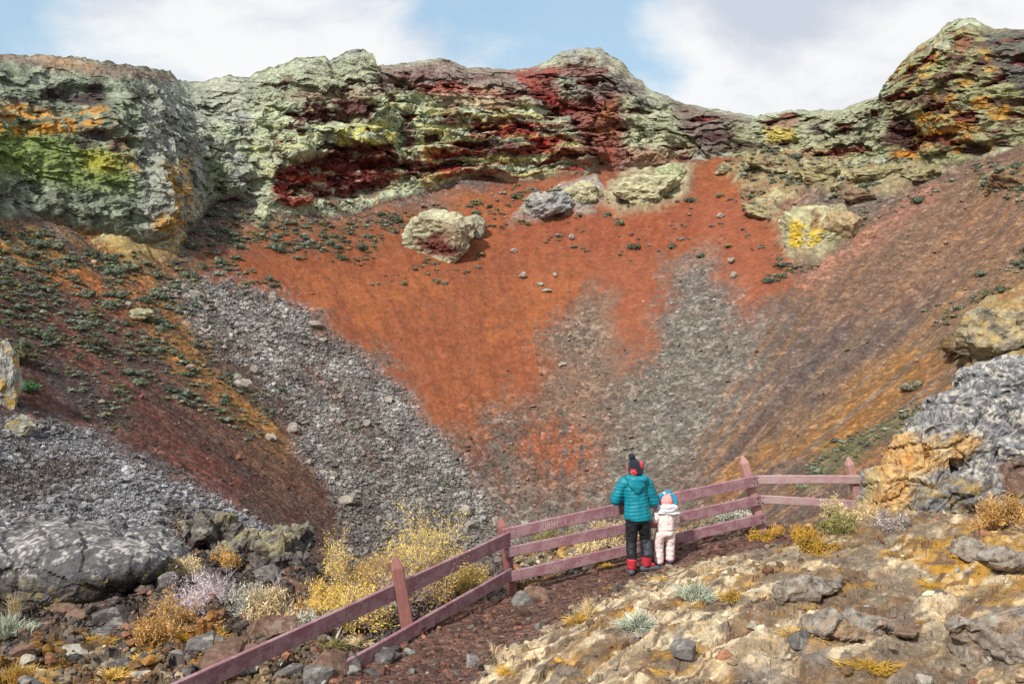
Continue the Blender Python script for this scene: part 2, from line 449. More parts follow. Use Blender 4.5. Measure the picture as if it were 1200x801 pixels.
# right slope: grey gravel with orange and brown runs of cinder
rgt = PM([(800,600),(905,330),(1015,262),(1100,215),(1210,150),(1500,100),(1500,700),(800,700)], 22)
sb1 = fbm(P * 22, RHO / 60, 2.2, 4); sb2 = fbm(P * 60, RHO / 34, 12.2, 4)
lay_on(rgt, A(112, 96, 86), 0.95); setk(rgt, 0, .5)
lay_on(rgt * ss(0.15, 0.24, sb1), A(164, 106, 72), 0.8); lay_on(rgt * ss(0.05, 0.28, -sb1), A(100, 86, 82), 0.85)
lay_on(rgt * ss(0.05, 0.3, sb2), A(98, 78, 66), 0.6); lay_on(rgt * ss(0.1, 0.3, -sb2), A(158, 112, 82), 0.5)
upr = PM([(1010,270),(1110,210),(1200,170),(1300,140),(1300,260),(1150,330),(960,380),(930,345)], 22)
lay_on(upr, A(140, 92, 70), 0.55); lay_on(upr * ss(-.05, .2, sb2), A(168, 106, 76), 0.5)
lay_on(PM([(1100,218),(1112,228),(1010,292),(935,345),(922,338),(1000,278)], 7), A(184, 112, 92), 0.75)
lay_on(PM([(1210,250),(1160,300),(1060,400),(980,450),(860,545),(930,520),(1040,440),(1120,400),(1210,330)], 12) * (0.2 + 0.8 * ss(-.05, .2, sb2)), A(170, 108, 66), 0.65)
lay_on(PM([(1130,420),(1060,400),(960,490),(900,535),(990,530),(1050,500),(1100,470)], 9) * ss(-.3, .1, sb2), A(180, 106, 50), 0.85)
lay_on(PM([(1040,520),(990,535),(900,580),(960,570),(1030,545)], 8), A(170, 96, 50), 0.7)
lay_on(PM([(820,575),(870,535),(930,500),(870,570),(840,600)], 8), A(176, 104, 56), 0.75)
lay_on(PM([(930,570),(960,525),(1020,500),(1070,480),(1060,505),(1000,535),(950,575)], 8), A(108, 104, 72), 0.85)
# red cinder field
red = PMR([(205,312),(250,285),(330,262),(480,250),(600,205),(700,190),(760,190),(850,170),(900,200),(935,230),(912,258),(935,300),(930,330),(895,352),(868,382),(846,330),(838,300),
          (812,300),(786,318),(776,360),(748,430),(716,440),(712,388),(690,352),(655,372),(636,400),(638,456),(602,474),(552,486),(520,512),(498,498),(470,450),(400,392),(330,348),(240,330)], 24)
red = red * (1 - 0.0 * st1)
lay_on(red, A(165, 82, 53)); MK[:, 0] = MK[:, 0] * (1 - red) + 0.06 * red
lay_on(red * ss(-.05, .25, fbm(X / 7, Y / 7, Z / 7 + 4, 4)), A(184, 95, 56), 0.7)
lay_on(red * BM(740, 262, 150, 40, 0, 0.6), A(164, 74, 52), 0.7)
lay_on(red * PM([(200,300),(330,262),(480,250),(480,300),(330,330),(210,330)], 14), A(160, 76, 48), 0.6)
lay_on(red * ss(.0, .3, streak2 + .3 * whf), A(152, 74, 54), 0.4); lay_on(red * ss(.0, .3, -streak + .3 * whf2), A(180, 92, 60), 0.4); lay_on(red * ss(.15, .35, whf), A(140, 66, 48), .35); lay_on(red * ss(.2, .35, whf2 + .4 * ws2), A(136, 92, 76), .35)
for pts in ([(800,235),(900,240),(932,300),(925,335),(890,350),(868,375),(850,330),(845,290)], [(690,300),(780,300),(775,360),(745,420),(715,425),(700,350)]):
    lay_on(PM(pts, 12), A(170, 86, 62), 0.6)
# spill of red among the gravel below
for pts in ([(600,405),(650,400),(690,440),(694,520),(668,570),(632,568),(612,520),(640,470)], [(535,470),(575,470),(568,520),(556,560),(540,520)]):
    m = PMR(pts, 22) * ss(-0.45, -0.05, streak2 + 0.8 * ws + .5 * whf); lay_on(m, A(172, 82, 52), 0.95); setk(m, 0, 0.45)
m = PM([(470,480),(560,470),(700,440),(790,480),(760,600),(500,600)], 30) * ss(0.05, 0.3, ws + 0.6 * streak); lay_on(m, A(142, 84, 62), 0.7)
# tan-grey gravel tongue below the right outcrops
m = PMR([(786,310),(840,300),(868,385),(905,365),(880,450),(800,560),(700,560),(715,470),(755,420),(778,365)], 26); lay_on(m, A(122, 117, 108), 0.85)
m = PMR([(705,340),(722,350),(720,400),(745,440),(720,520),(640,480),(640,400),(660,375)], 20); lay_on(m, A(128, 112, 96), 0.7)
# maroon and orange left slope
lft = PM([(-400,250),(130,285),(215,300),(240,370),(330,470),(420,600),(420,700),(-400,700)], 16)
lay_on(lft, A(88, 64, 58)); setk(lft, 0, 0.6)
lay_on(lft * st1, A(120, 68, 54), 0.65)
lay_on(lft * ss(.05, .3, -streak2), A(70, 56, 58), 0.7)
m = PM([(-50,260),(100,262),(170,300),(225,340),(240,400),(330,500),(370,560),(330,540),(240,470),(180,400),(100,330),(-50,300)], 16)
lay_on(m * ss(-.35, .05, streak), A(184, 112, 54), 0.85)
lay_on(PM([(40,300),(90,310),(160,360),(190,400),(150,380),(90,345)], 10), A(186, 92, 46), 0.7)
lay_on(PM([(130,310),(175,325),(205,390),(180,380)], 7), A(182, 96, 52), 0.8)
lay_on(PM([(190,430),(240,440),(330,530),(370,600),(330,590),(240,500)], 12) * (0.4 + .6 * st2), A(132, 78, 52), 0.75)
for pts in ([(20,340),(60,365),(120,420),(170,470),(240,520),(300,580),(280,590),(200,520),(110,440),(50,390)], [(150,480),(210,520),(290,590),(250,590),(190,545)]):
    lay_on(PM(pts, 7) * ss(-.2, .1, streak2), A(134, 64, 54), 0.7)
lay_on(PM([(40,400),(90,430),(150,490),(110,500),(60,470)], 9), A(74, 66, 66), 0.7)
# grey scree fields
g1m = PM([(205,333),(260,322),(330,350),(385,372),(425,412),(470,448),(522,520),(570,580),(600,650),(400,660),(392,585),(335,500),(272,418),(228,388)], 13) * ss(-.45, -.05, ws + .5 * streak)
g2m = PM([(-400,470),(0,478),(62,490),(165,540),(290,600),(350,660),(-400,700)], 12)
for m, c in ((g1m, A(146, 142, 138)), (g2m, A(140, 140, 146))):
    lay_on(m, c); setk(m, 0, 1.0)
lay_on((g1m + g2m) * ss(.1, .3, ws2), A(104, 100, 98), 0.7)
lay_on((g1m + g2m) * ss(.0, .25, fbm(X / 3.5 + 60, Y / 3.5, Z / 3.5, 4)), A(96, 86, 80), 0.75)
lay_on((g1m + g2m) * ss(.1, .3, streak2), A(112, 92, 80), 0.5)
lay_on(PM([(255,400),(300,440),(350,500),(330,510),(280,450),(250,420)], 9), A(86, 64, 58), 0.75)
lay_on(PM([(380,480),(520,520),(650,600),(640,700),(400,700)], 22) * ss(-.2, .2, ws), A(112, 106, 98), 0.6)
lay_on(PM([(340,420),(372,430),(470,540),(450,560),(400,500)], 9) * st1, A(128, 72, 54), 0.45)
# dark strip of scrub along the foot of the cliffs
m = PM([(-50,262),(60,268),(160,300),(200,300),(255,245),(330,262),(480,250),(470,290),(300,300),(200,330),(110,300),(-50,300)], 10) * ss(-.1, .2, ws)
lay_on(m, A(98, 92, 74), 0.35)

# cliffs --------------------------------------------------------------
LUM = 0.95
cl = (ROW >= NT_).astype(np.float32); cl = np.where(ROW >= NT_, ss(0, 0.05, np.where(isC, T2, 1)), 0)
green_l = A(160, 168, 144); grey_l = A(144, 149, 144); maroon = A(98, 40, 42); dark = A(66, 54, 56)
C0 = C.copy(); MK0 = MK.copy()
C[:] = green_l
lay_on(ss(-.1, .25, wl), grey_l, 0.9)
lay_on(ss(.05, .3, fbm(X / 3, Y / 3, Z / 1.2, 4)), A(176, 180, 154), 0.7)
MK[:, 0] = 0.15; MK[:, 1] = 0.75; MK[:, 2] = 0.6
# bare rock in the hollows between the blocks, lichen outside
if True:
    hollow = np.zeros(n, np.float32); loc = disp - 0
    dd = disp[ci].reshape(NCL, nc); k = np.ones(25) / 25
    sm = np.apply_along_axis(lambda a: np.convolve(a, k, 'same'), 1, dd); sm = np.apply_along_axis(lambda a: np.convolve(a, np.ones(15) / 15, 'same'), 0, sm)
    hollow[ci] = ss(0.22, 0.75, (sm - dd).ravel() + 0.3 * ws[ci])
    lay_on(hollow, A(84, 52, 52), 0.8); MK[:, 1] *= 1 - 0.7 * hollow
lay_on(POCK, A(82, 44, 46), 0.0)
def area(pts, col, amt, lich, hue=None, soft=6, fine=True, noise=None):
    m = (PF if fine else PM)(pts, soft)
    if noise is not None: m = m * noise
    lay_on(m, col, amt); setk(m * min(amt, 1), 1, lich)
    if hue is not None: setk(m, 2, hue)
lz = (Z - 0.035 * U + 1.2 * wl) / 0.55
vst = fbm(U / 0.7, Z / 7, 3.0, 4)                                   # vertical run-off streaks
pat = fbm(X / 1.6, Y / 1.6, Z / 1.1, 4); pat2 = fbm(X / 2.6 + 7, Y / 2.6, Z / 1.0 + 3, 4)
# left wall
LW = [(-400,40),(0,60),(205,85),(240,120),(245,240),(205,290),(0,260),(-400,270)]
area(LW, A(122, 132, 112), 0.9, 0.6, 0.1, 8)
area(LW, A(98, 106, 92), 0.75, 0.7, 0.1, 8, noise=ss(0.0, .25, vst))
area(LW, A(166, 172, 152), 0.7, 0.6, 0.1, 8, noise=ss(0.05, .3, -vst + .4 * pat))
area([(-50,150),(30,148),(150,185),(160,225),(60,215),(-50,200)], A(120, 140, 62), 0.75, 0.5, 0.1, 12, noise=ss(-.2, .2, pat + .5))
area([(-50,190),(60,205),(120,230),(150,270),(60,262),(-50,250)], A(84, 86, 72), 0.6, 0.7, 0.1, 12, noise=ss(-.1, .3, vst))
area([(-50,122),(30,122),(60,128),(130,122),(135,150),(95,156),(40,158),(-50,155)], A(186, 130, 44), 0.9, 0.3, 0.2, 6, noise=ss(-.12, .08, .6 * pat + .5 * whf + .3 * ws))
area([(130,150),(150,160),(165,200),(145,196),(128,170)], A(186, 134, 46), 0.8, 0.3, 0.2, 5, noise=ss(-.1, .1, .6 * pat + .5 * whf))
area([(90,175),(135,175),(140,205),(100,200)], A(160, 150, 50), 0.6, 0.4, 0.2, 8)
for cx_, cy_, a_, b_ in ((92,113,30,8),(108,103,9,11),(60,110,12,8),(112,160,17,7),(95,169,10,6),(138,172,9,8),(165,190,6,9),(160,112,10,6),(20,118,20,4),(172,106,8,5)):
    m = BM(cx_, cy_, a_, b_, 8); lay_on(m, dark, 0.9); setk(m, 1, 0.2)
area([(-50,60),(0,62),(130,74),(205,85),(205,96),(140,92),(90,84),(0,76),(-50,74)], A(132, 112, 100), 0.8, 0.6, 0.3, 5)
area([(40,66),(110,70),(115,82),(60,80)], A(176, 142, 104), 0.6, 0.3, 0.3, 6)
# promontory
PR = [(165,100),(206,92),(235,125),(245,200),(236,270),(205,292),(175,290),(168,240),(165,170)]
area(PR, A(152, 154, 144), 0.8, 0.7, 0.0, 8)
area([(186,192),(220,188),(230,240),(215,285),(185,285),(178,262),(205,240)], A(190, 146, 58), 0.85, 0.3, 0.2, 8, noise=ss(-.15, .08, .6 * pat + .5 * whf))
area([(210,96),(250,92),(290,90),(292,120),(275,138),(235,140),(222,110)], A(150, 152, 138), 0.7, 0.5, 0.1, 7)
area([(236,180),(262,165),(275,240),(245,245)], A(96, 104, 72), 0.7, 0.6, 0.1, 8)
# middle: lichened lava with maroon hollows
MID = [(300,110),(440,60),(480,100),(560,95),(640,120),(700,180),(650,215),(545,216),(450,245),(330,260),(290,200)]
area(MID, A(170, 178, 146), 0.7, 0.5, 0.9, 10)
area(MID, A(186, 180, 104), 0.4, 0.4, 0.9, 10, noise=ss(.08, .3, pat2))
for pts in ([(332,135),(365,122),(400,112),(440,116),(436,138),(400,140),(360,145),(335,150)], [(315,175),(328,172),(336,184),(318,188)], [(470,130),(478,120),(486,150),(480,200),(468,180)],
            [(505,135),(540,128),(545,150),(510,150)], [(520,122),(535,118),(540,130),(525,134)]):
    area(pts, A(86, 42, 46), 0.92, 0.2, 1.0, 5, noise=ss(-.22, .0, pat))
RED1 = [(326,198),(360,186),(400,172),(440,168),(466,190),(470,214),(420,226),(370,236),(330,246),(318,232)]
area(RED1, A(112, 42, 42), .97, 0.1, 1.0, 5, noise=ss(-.42, -.2, pat + .5 * whf + .3 * pn(U / 6, lz * .5, 14.0)))
m = PF(RED1, 5) * ss(.1, .35, pn(U / 7, lz, 2.0)); lay_on(m, A(148, 56, 42), 0.9)
m = PF([(330,210),(385,205),(400,222),(340,234)], 5) * ss(-.05, .2, pat); lay_on(m, A(168, 162, 128), 0.8)
area([(330,195),(400,172),(440,170),(430,185),(370,196)], A(64, 36, 40), 0.7, 0.2, 1.0, 6)
area([(398,150),(440,142),(458,150),(456,172),(425,168),(402,172)], A(200, 190, 70), .75, .3, .8, 5, noise=ss(-.2, .0, pat))
area([(385,118),(420,112),(425,122),(390,126)], A(84, 42, 46), .85, .2, 1.0, 4)
area([(470,185),(500,180),(500,205),(474,212)], A(110, 44, 42), .85, .2, 1.0, 4, noise=ss(-.25, -.05, pat))
area([(360,238),(440,222),(450,232),(380,248)], A(92, 44, 46), .8, .2, 1.0, 4, noise=ss(-.05, .1, pat))
# red layered bands
for pts in ([(500,175),(545,168),(572,178),(568,196),(530,206),(508,208)], [(555,142),(600,140),(625,146),(620,156),(560,158)], [(570,178),(640,160),(650,180),(600,190)], [(545,206),(580,202),(582,216),(552,222)],
            [(600,150),(655,148),(668,168),(640,178),(615,172)], [(650,196),(690,190),(700,205),(660,210)]):
    area(pts, A(138, 52, 44), 0.95, 0.15, 1.0, 4, noise=ss(-.22, -.04, pn(U / 8, lz * .55, 4.0) + .4 * pat + .2 * whf))
strm = PF([(490,130),(640,120),(700,180),(650,215),(500,230)], 8)
m = strm * ss(.12, .3, pn(U / 9, lz * .8, 7.0)); lay_on(m, A(146, 62, 50), 0.65); setk(m, 1, 0.2)
m = strm * ss(.2, .36, -pn(U / 9, lz * .8, 7.0)); lay_on(m, A(76, 42, 46), 0.7)
m = strm * ss(.1, .3, pn(U / 8, lz * .7, 31.0)); lay_on(m, A(188, 178, 104), 0.5)
area([(552,142),(626,142),(628,148),(552,150)], A(66, 36, 40), 0.8, 0.2, 1.0, 3)
# upper tier
area([(440,78),(520,69),(600,83),(640,78),(640,112),(560,100),(480,110),(440,100)], A(116, 92, 92), 0.75, 0.9, 0.9, 6)
area([(445,88),(500,82),(530,92),(520,100),(450,102)], A(96, 50, 52), 0.7, 0.5, 1.0, 6, noise=ss(-.15, .1, pat))
area([(480,102),(530,98),(600,108),(600,114),(540,112),(490,108)], A(158, 72, 58), 0.75, 0.2, 1.0, 4)
area([(520,105),(610,110),(640,122),(560,125),(500,118)], A(150, 106, 100), 0.5, 0.4, 1.0, 8)
area([(280,100),(400,66),(440,62),(445,98),(380,108),(300,125)], A(136, 140, 118), 0.65, 0.8, 0.9, 8)
area([(330,112),(380,104),(440,100),(470,110),(420,112),(350,122)], A(128, 82, 76), 0.55, 0.4, 0.9, 5)
# red gully and right shoulder
area([(596,84),(640,80),(660,112),(720,100),(745,130),(730,190),(706,215),(690,185),(668,140),(630,112)], A(112, 68, 62), 0.9, 0.4, 1.0, 8)
area([(596,86),(620,84),(650,110),(680,130),(660,124),(625,108)], A(146, 70, 60), 0.7, 0.1, 1.0, 7)
area([(636,82),(670,76),(708,78),(712,92),(670,92),(640,92)], A(134, 48, 44), 0.85, 0.2, 1.0, 4)
area([(640,70),(690,58),(730,76),(758,105),(740,112),(700,98),(650,92),(655,80)], A(120, 110, 102), 0.5, 0.9, 0.9, 7)
area([(668,92),(750,98),(762,118),(700,118),(660,108)], A(106, 92, 94), 0.6, 0.9, 0.8, 6)
area([(664,118),(720,112),(730,150),(722,190),(700,170),(680,142)], A(128, 76, 60), 0.6, 0.4, 1.0, 8)
area([(700,130),(722,112),(728,150),(705,165)], A(170, 118, 62), 0.4, 0.3, 0.8, 8, noise=ss(-.1, .1, pat + .5 * whf))
area([(725,112),(770,120),(810,150),(815,182),(760,190),(730,170)], A(158, 160, 130), 0.75, 0.6, 0.5, 8)
area([(740,118),(764,118),(766,126),(742,128)], A(60, 54, 58), 0.8, 0.2, 0.5, 4)
area([(700,176),(760,172),(810,180),(800,196),(720,200)], A(150, 80, 62), 0.6, 0.4, 1.0, 8)
# right saddle
area([(770,110),(840,130),(880,140),(870,180),(815,182),(800,150)], A(98, 76, 74), 0.8, 0.7, 0.9, 8)
area([(840,150),(930,135),(1045,110),(1050,190),(960,192),(850,182)], A(140, 142, 112), 0.75, 0.8, 0.8, 8)
area([(893,140),(930,132),(934,150),(898,150)], A(128, 66, 50), 0.6, 0.4, 1.0, 5)
area([(898,152),(932,150),(932,166),(900,168)], A(186, 164, 60), 0.7, 0.3, 0.9, 5)
for cx_, cy_, a_, b_ in ((868,172,24,5),(912,169,20,4),(838,158,20,9),(960,150,8,6)):
    m = BM(cx_, cy_, a_, b_, -4); lay_on(m, A(70, 44, 48), 0.85); setk(m, 1, 0.3)
area([(850,176),(1000,168),(1040,180),(1000,196),(870,186)], A(160, 160, 118), 0.55, 0.6, 0.9, 6)
area([(870,186),(960,176),(1000,182),(960,190)], A(146, 70, 54), 0.5, 0.3, 1.0, 5)
# right peak
PK = [(1040,112),(1047,80),(1110,30),(1160,30),(1210,32),(1400,40),(1400,120),(1200,170),(1110,198),(1040,192)]
area(PK, A(138, 138, 96), 0.85, 0.7, 0.9, 6)
area(PK, A(88, 54, 54), 0.8, 0.3, 1.0, 6, noise=ss(.04, .18, pat2))
area(PK, A(182, 134, 46), 0.7, 0.3, 0.9, 6, noise=ss(.2, .34, fbm(X / 2.2 + 50, Y / 2.2, Z / 2.2, 4)))
area([(1075,150),(1100,122),(1130,128),(1150,150),(1135,170),(1090,170),(1070,175)], A(186, 128, 50), 0.75, 0.3, 0.9, 8, noise=ss(-.2, .1, pat))
area([(1048,130),(1075,140),(1068,176),(1042,172),(1030,168)], A(74, 46, 48), 0.9, 0.2, 0.9, 5)
area([(1042,178),(1072,176),(1072,186),(1046,186)], A(190, 128, 40), 0.8, 0.2, 0.8, 4)
area([(1150,34),(1210,34),(1300,40),(1300,100),(1195,110),(1165,80)], A(84, 84, 84), 0.85, 0.8, 0.3, 8)  # shadow on the peak's right flank, painted in dark grey
area([(1085,52),(1112,44),(1116,58),(1090,60)], A(158, 160, 140), 0.8, 0.3, 0.3, 4)
area([(1118,42),(1140,40),(1132,62),(1116,58)], A(132, 66, 54), 0.7, 0.3, 1, 5)
area([(1118,166),(1150,166),(1148,180),(1120,182)], A(70, 56, 50), 0.85, 0.3, 0.6, 5)
lay_on(POCK * ss(-.3, .0, pat + .2), A(88, 42, 44), 0.9); setk(POCK, 1, .15); setk(POCK, 2, 1.0)
rim_red = POCK * ss(.05, .2, pn(U / 5, Z / .5, 3.0)); lay_on(rim_red, A(140, 58, 46), .7)
# tops behind the rim: dry heath
top = (ROW >= NT_ + NCL - 3).astype(np.float32)
lay_on(top * (px < 1600), A(112, 106, 86), 0.5)
sat = (C0.max(1) - C0.min(1)) / (C0.max(1) + 1e-6); sw = ss(.45, .85, sat)[:, None]
C0 = C0 * (1 + sw * (np.array([.80, 1.12, 1.16]) - 1)).astype(np.float32)
C[:] = C0 * (1 - cl[:, None]) + C * cl[:, None]; MK[:] = MK0 * (1 - cl[:, None]) + MK * cl[:, None]
# outcrops of grey lichened rock that stand out of the upper slope
def outc(pts, col, lich=0.7, amt=0.9):
    m = PF(pts, 6) * isT; lay_on(m, col, amt); setk(m, 1, lich); setk(m, 0, .2); return m
oc = outc([(604,262),(620,235),(660,218),(700,208),(708,235),(690,250),(650,252)], A(148, 144, 140))
oc += outc([(704,238),(716,212),(760,192),(812,196),(806,226),(770,246),(730,250)], A(156, 150, 120))
oc += outc([(850,205),(880,176),(960,172),(1070,182),(1110,200),(1060,226),(1000,235),(940,226),(905,250),(866,222)], A(140, 128, 92), 0.6, 0.75)
oc += outc([(870,238),(905,238),(925,262),(900,262)], A(144, 136, 104), 0.6)
oc += outc([(905,262),(940,242),(990,246),(1006,268),(960,305),(925,300)], A(150, 142, 108), 0.6, 0.7)
oc += outc([(1140,215),(1180,200),(1230,195),(1230,240),(1165,240)], A(118, 92, 66), 0.8, 0.8)
oc += outc([(1120,420),(1150,350),(1230,320),(1230,450),(1130,440)], A(156, 128, 78), 0.6, 0.8)
oc += outc([(300,255),(320,240),(324,262),(304,266)], A(150, 150, 120), 0.6)
oc += outc([(110,285),(160,270),(215,272),(205,305),(150,305)], A(170, 150, 96), 0.5, 0.8)
lay_on(oc * ss(.05, .25, pat), A(176, 170, 134), 0.6); lay_on(oc * ss(.1, .3, pat2), A(120, 70, 54), 0.5)
Zb = np.clip(oc, 0, 1) * (0.5 + 1.1 * np.abs(fbm(X / 2.2, Y / 2.2, Z / 2, 4)))
Z += (Zb * 0.9).astype(np.float32)

C *= (1 + 0.25 * ws[:, None]); C = np.clip(C, 0.01, 0.8)
CRC, CRM = C.copy(), MK.copy()
V = np.stack([X, Y, Z], 1)
far_ok = (np.hypot(X, Y) > 17.0) | (Y < -40)
kf = far_ok.reshape(nr, nc); KEEP = kf[:-1, :-1] & kf[1:, :-1] & kf[:-1, 1:] & kf[1:, 1:]
NS = NT_ + 1
grid_mesh('crater_slope', V[:NS * nc], NS, nc, KEEP[:NS - 1], {'Col': C[:NS * nc], 'Msk': MK[:NS * nc]}, True, M_far)
a0 = NT_ * nc
grid_mesh('crater_cliff', V[a0:], nr - NT_, nc, KEEP[NT_:], {'Col': C[a0:], 'Msk': MK[a0:]}, False, M_far)

# ------------------------------------------------------------------ near ground
# surveyed spot heights: photograph pixel + distance ahead
SPOT = [(500,801,9.9),(430,790,10.2),(380,801,9.85),(560,768,10.7),(620,730,11.7),(700,690,12.9),(762,674,13.25),(830,652,13.8),(893,624,14.5),(1003,604,16.0),(600,697,13.5),(478,742,11.5),(540,715,12.6),
        (660,668,14.3),(740,645,14.6),(0,801,9.8),(100,772,10.8),(240,762,11.2),(350,722,12.6),(100,712,13.2),(300,662,15.0),(360,642,16.4),(200,632,17.0),(20,640,16.5),(200,700,13.2),(450,660,16.2),(560,655,16.5),
        (560,800,9.45),(620,780,9.3),(700,760,9.2),(700,801,8.2),(850,801,7.6),(850,740,8.9),(850,690,10.6),(780,695,11.9),(700,725,10.4),(640,762,9.7),(950,660,11.4),(950,720,9.2),(1050,640,11.8),(1050,700,9.4),(1050,801,7.2),
        (1200,801,6.8),(1200,700,8.8),(1200,640,11.0),(1100,612,13.2),(930,642,12.9),(1200,610,13.0),(880,668,11.7)]
sp = np.array(SPOT, float)
sx, sy, sz = ray(sp[:, 0], sp[:, 1])
PTS = np.stack([sx / sy * sp[:, 2], sp[:, 2], sz / sy * sp[:, 2]], 1)
EXTRA = [(0,0,-1.65),(2,0,-1.6),(4,3,-2.0),(-3,3,-2.7),(-6,4,-3.5),(0,4,-2.6),(2.5,5,-2.35),(-12,13,-4.5),(-14,6,-4.1),(-8,9,-4.05),(12,13,-2.5),(12,5,-1.9),(18,10,-2.3),(-20,12,-4.6),(0,-6,-1.7),(8,-6,-1.6),(-8,-6,-3.2),
         (-16,18,-5.0),(16,18,-3.2),(8,17.5,-3.6),(-2,6.5,-3.4),(0,17,-4.45),(4,17,-3.95)]
PTS = np.concatenate([PTS, np.array(EXTRA, float)])
KP = PTS[:, :2]
def _phi(r): return np.sqrt(r * r + 0.6)
Kd = np.hypot(KP[:, None, 0] - KP[None, :, 0], KP[:, None, 1] - KP[None, :, 1])
AA = np.zeros((len(KP) + 3, len(KP) + 3)); AA[:len(KP), :len(KP)] = _phi(Kd) - 0.05 * np.eye(len(KP)); AA[:len(KP), -3:-1] = KP; AA[:len(KP), -1] = 1; AA[-3:, :len(KP)] = AA[:len(KP), -3:].T
WW = np.linalg.solve(AA, np.concatenate([PTS[:, 2], np.zeros(3)]))
def ground_base(x, y):
    x = np.asarray(x, float); y = np.asarray(y, float)
    z = WW[-3] * x + WW[-2] * y + WW[-1]
    for k in range(len(KP)):
        z = z + WW[k] * np.sqrt((x - KP[k, 0]) ** 2 + (y - KP[k, 1]) ** 2 + 0.6)
    edge = 16.9 + 0.5 * np.sin(x * 0.8) + 0.35 * np.sin(x * 2.1 + 1)
    e = (y - edge) / 0.7
    return z - 0.95 * 0.7 * np.where(e > 20, e, np.log1p(np.exp(np.minimum(e, 20)))) - 0.02 * np.maximum(np.hypot(x, y) - 24, 0)

PATH = [(380,801),(420,776),(478,746),(540,716),(602,700),(665,672),(720,655),(800,636),(850,628),(895,620),(940,622),(932,638),(880,646),(820,654),(775,672),(735,684),(700,706),(655,732),(600,762),(560,792),(552,815),(500,860),(340,860)]
ROCK = [(552,806),(600,770),(655,740),(700,712),(745,690),(790,668),(850,652),(935,642),(1010,612),(1100,600),(1250,590),(1500,560),(1500,1200),(420,1200)]
def ground_parts(x, y, zb):
    """masks of path and outcrop at plan points"""
    a, b, _ = proj(x, y, zb)
    a = a.astype(np.float32); b = b.astype(np.float32)
    w1 = fbm(x / 0.9, y / 0.9, 2.2, 3); w2 = fbm(x / 0.9 + 20, y / 0.9, 2.2, 3)
    a2, b2 = a + 16 * w1, b + 12 * w2
    return pmask(a2, b2, PATH, 7), pmask(a2, b2, ROCK, 8), a2, b2
def ground(x, y, full=False):
    x = np.atleast_1d(np.asarray(x, np.float32)); y = np.atleast_1d(np.asarray(y, np.float32))
    zb = ground_base(x, y)
    mp_, mr, a2, b2 = ground_parts(x, y, zb)
    # outcrop: low ribs running up to the right, knobs, cracks
    wx = x + 0.35 * fbm(x / 1.1, y / 1.1, 4.0, 3); wy = y + 0.35 * fbm(x / 1.1, y / 1.1, 14.0, 3)
    ac, al = (-wx + wy) * 0.7071, (wx + wy) * 0.7071
    rib = 1 - np.abs(pn(ac * 1.15, al * 0.28, 0.7)) * 2.2
    rib2 = 1 - np.abs(pn(ac * 2.9, al * 0.9, 5.7)) * 2
    f1, f2, cid = worley(ac * 2.2, al * 1.1, 20)
    knob = fbm(x / 0.30, y / 0.30, 1.0, 4, .55)
    e1, e2, eid = worley(wx * 5.2, wy * 5.2, 77)
    lv = 1.9 * (ac * .75 + .25 * al) + .5 * fbm(x / 1.3, y / 1.3, 9.0, 3); lf = lv - np.floor(lv); shelf = np.where(lf < .82, lf / .82, (1 - lf) / .18)
    fc1 = facets(ac * 1.5, al * .8, 11, 1.4); fc2 = facets(wx * 4.2, wy * 4.2, 71, 1.4); fc3 = facets(wx * 9.5, wy * 9.5, 51, 1.4)
    rk = 0.05 * rib + 0.085 * shelf + 0.20 * fbm(x / 1.6, y / 1.6, 6.0, 3) + 0.06 * fc1 + 0.040 * fc2 + 0.016 * fc3 + 0.030 * ridged(x / .4, y / .4, 1.0, 4, .55) + 0.016 * fbm(x / .075, y / .075, 3.0, 3, .6) + 0.010 * facets(wx * 19, wy * 19, 87, 1.4)
    # rubble elsewhere
    r1, r2, rid = worley(wx * 3.4, wy * 3.4, 60)
    q1, q2, qid = worley(wx * 8.5, wy * 8.5, 33)
    rub = 0.16 * facets(wx * 3.0, wy * 3.0, 23, 1.4) + 0.08 * facets(wx * 7.5, wy * 7.5, 29, 1.4) + 0.14 * fbm(x / .9, y / .9, 3.0, 4)
    pth = 0.025 * fbm(x / .4, y / .4, 8.0, 4) + 0.03 * fbm(x / 1.4, y / 1.4, 1.0, 2) + 0.012 * (qid - .5) * ss(0, .3, q2 - q1)
    other = np.clip(1 - mp_ - mr, 0, 1)
    amp = ss(1.5, 4.0, np.hypot(x, y))
    tot = mp_ + mr + other
    amp = amp * (1 - 0.9 * np.exp(-(((x - 1.85) / .55) ** 2 + ((y - 13.1) / .6) ** 2) ** 2))
    z = zb + amp * (mr * (rk - 0.05) + mp_ * pth + other * rub) / tot
    if full:
        return z, mp_, mr, other, a2, b2, dict(rib=rib, rib2=rib2, cid=cid, cr=f2 - f1, rid=rid, rr=r2 - r1, qid=qid, knob=knob, rub=rub, shelf=shelf, fc2=fc2)
    return z
AZ = np.radians(np.concatenate([np.linspace(-100, -32, 60)[:-1], np.linspace(-32, 32, 820), np.linspace(32, 100, 60)[1:]]))
RR_ = np.concatenate([np.linspace(0.3, 6.0, 24), 1 / np.linspace(1 / 6.05, 1 / 24.5, 360)])
gx = (RR_[:, None] * np.sin(AZ)[None]).ravel().astype(np.float32); gy = (RR_[:, None] * np.cos(AZ)[None]).ravel().astype(np.float32)
gz, gp, gr, go, ga, gb, ex = ground(gx, gy, True)
n2 = len(gx); C = np.zeros((n2, 3), np.float32); MK = np.zeros((n2, 3), np.float32)
LUM = 1.25
kx, ky = ga + 8 * fbm(gx / .4, gy / .4, 1.0, 3), gb + 8 * fbm(gx / .4, gy / .4, 9.0, 3)
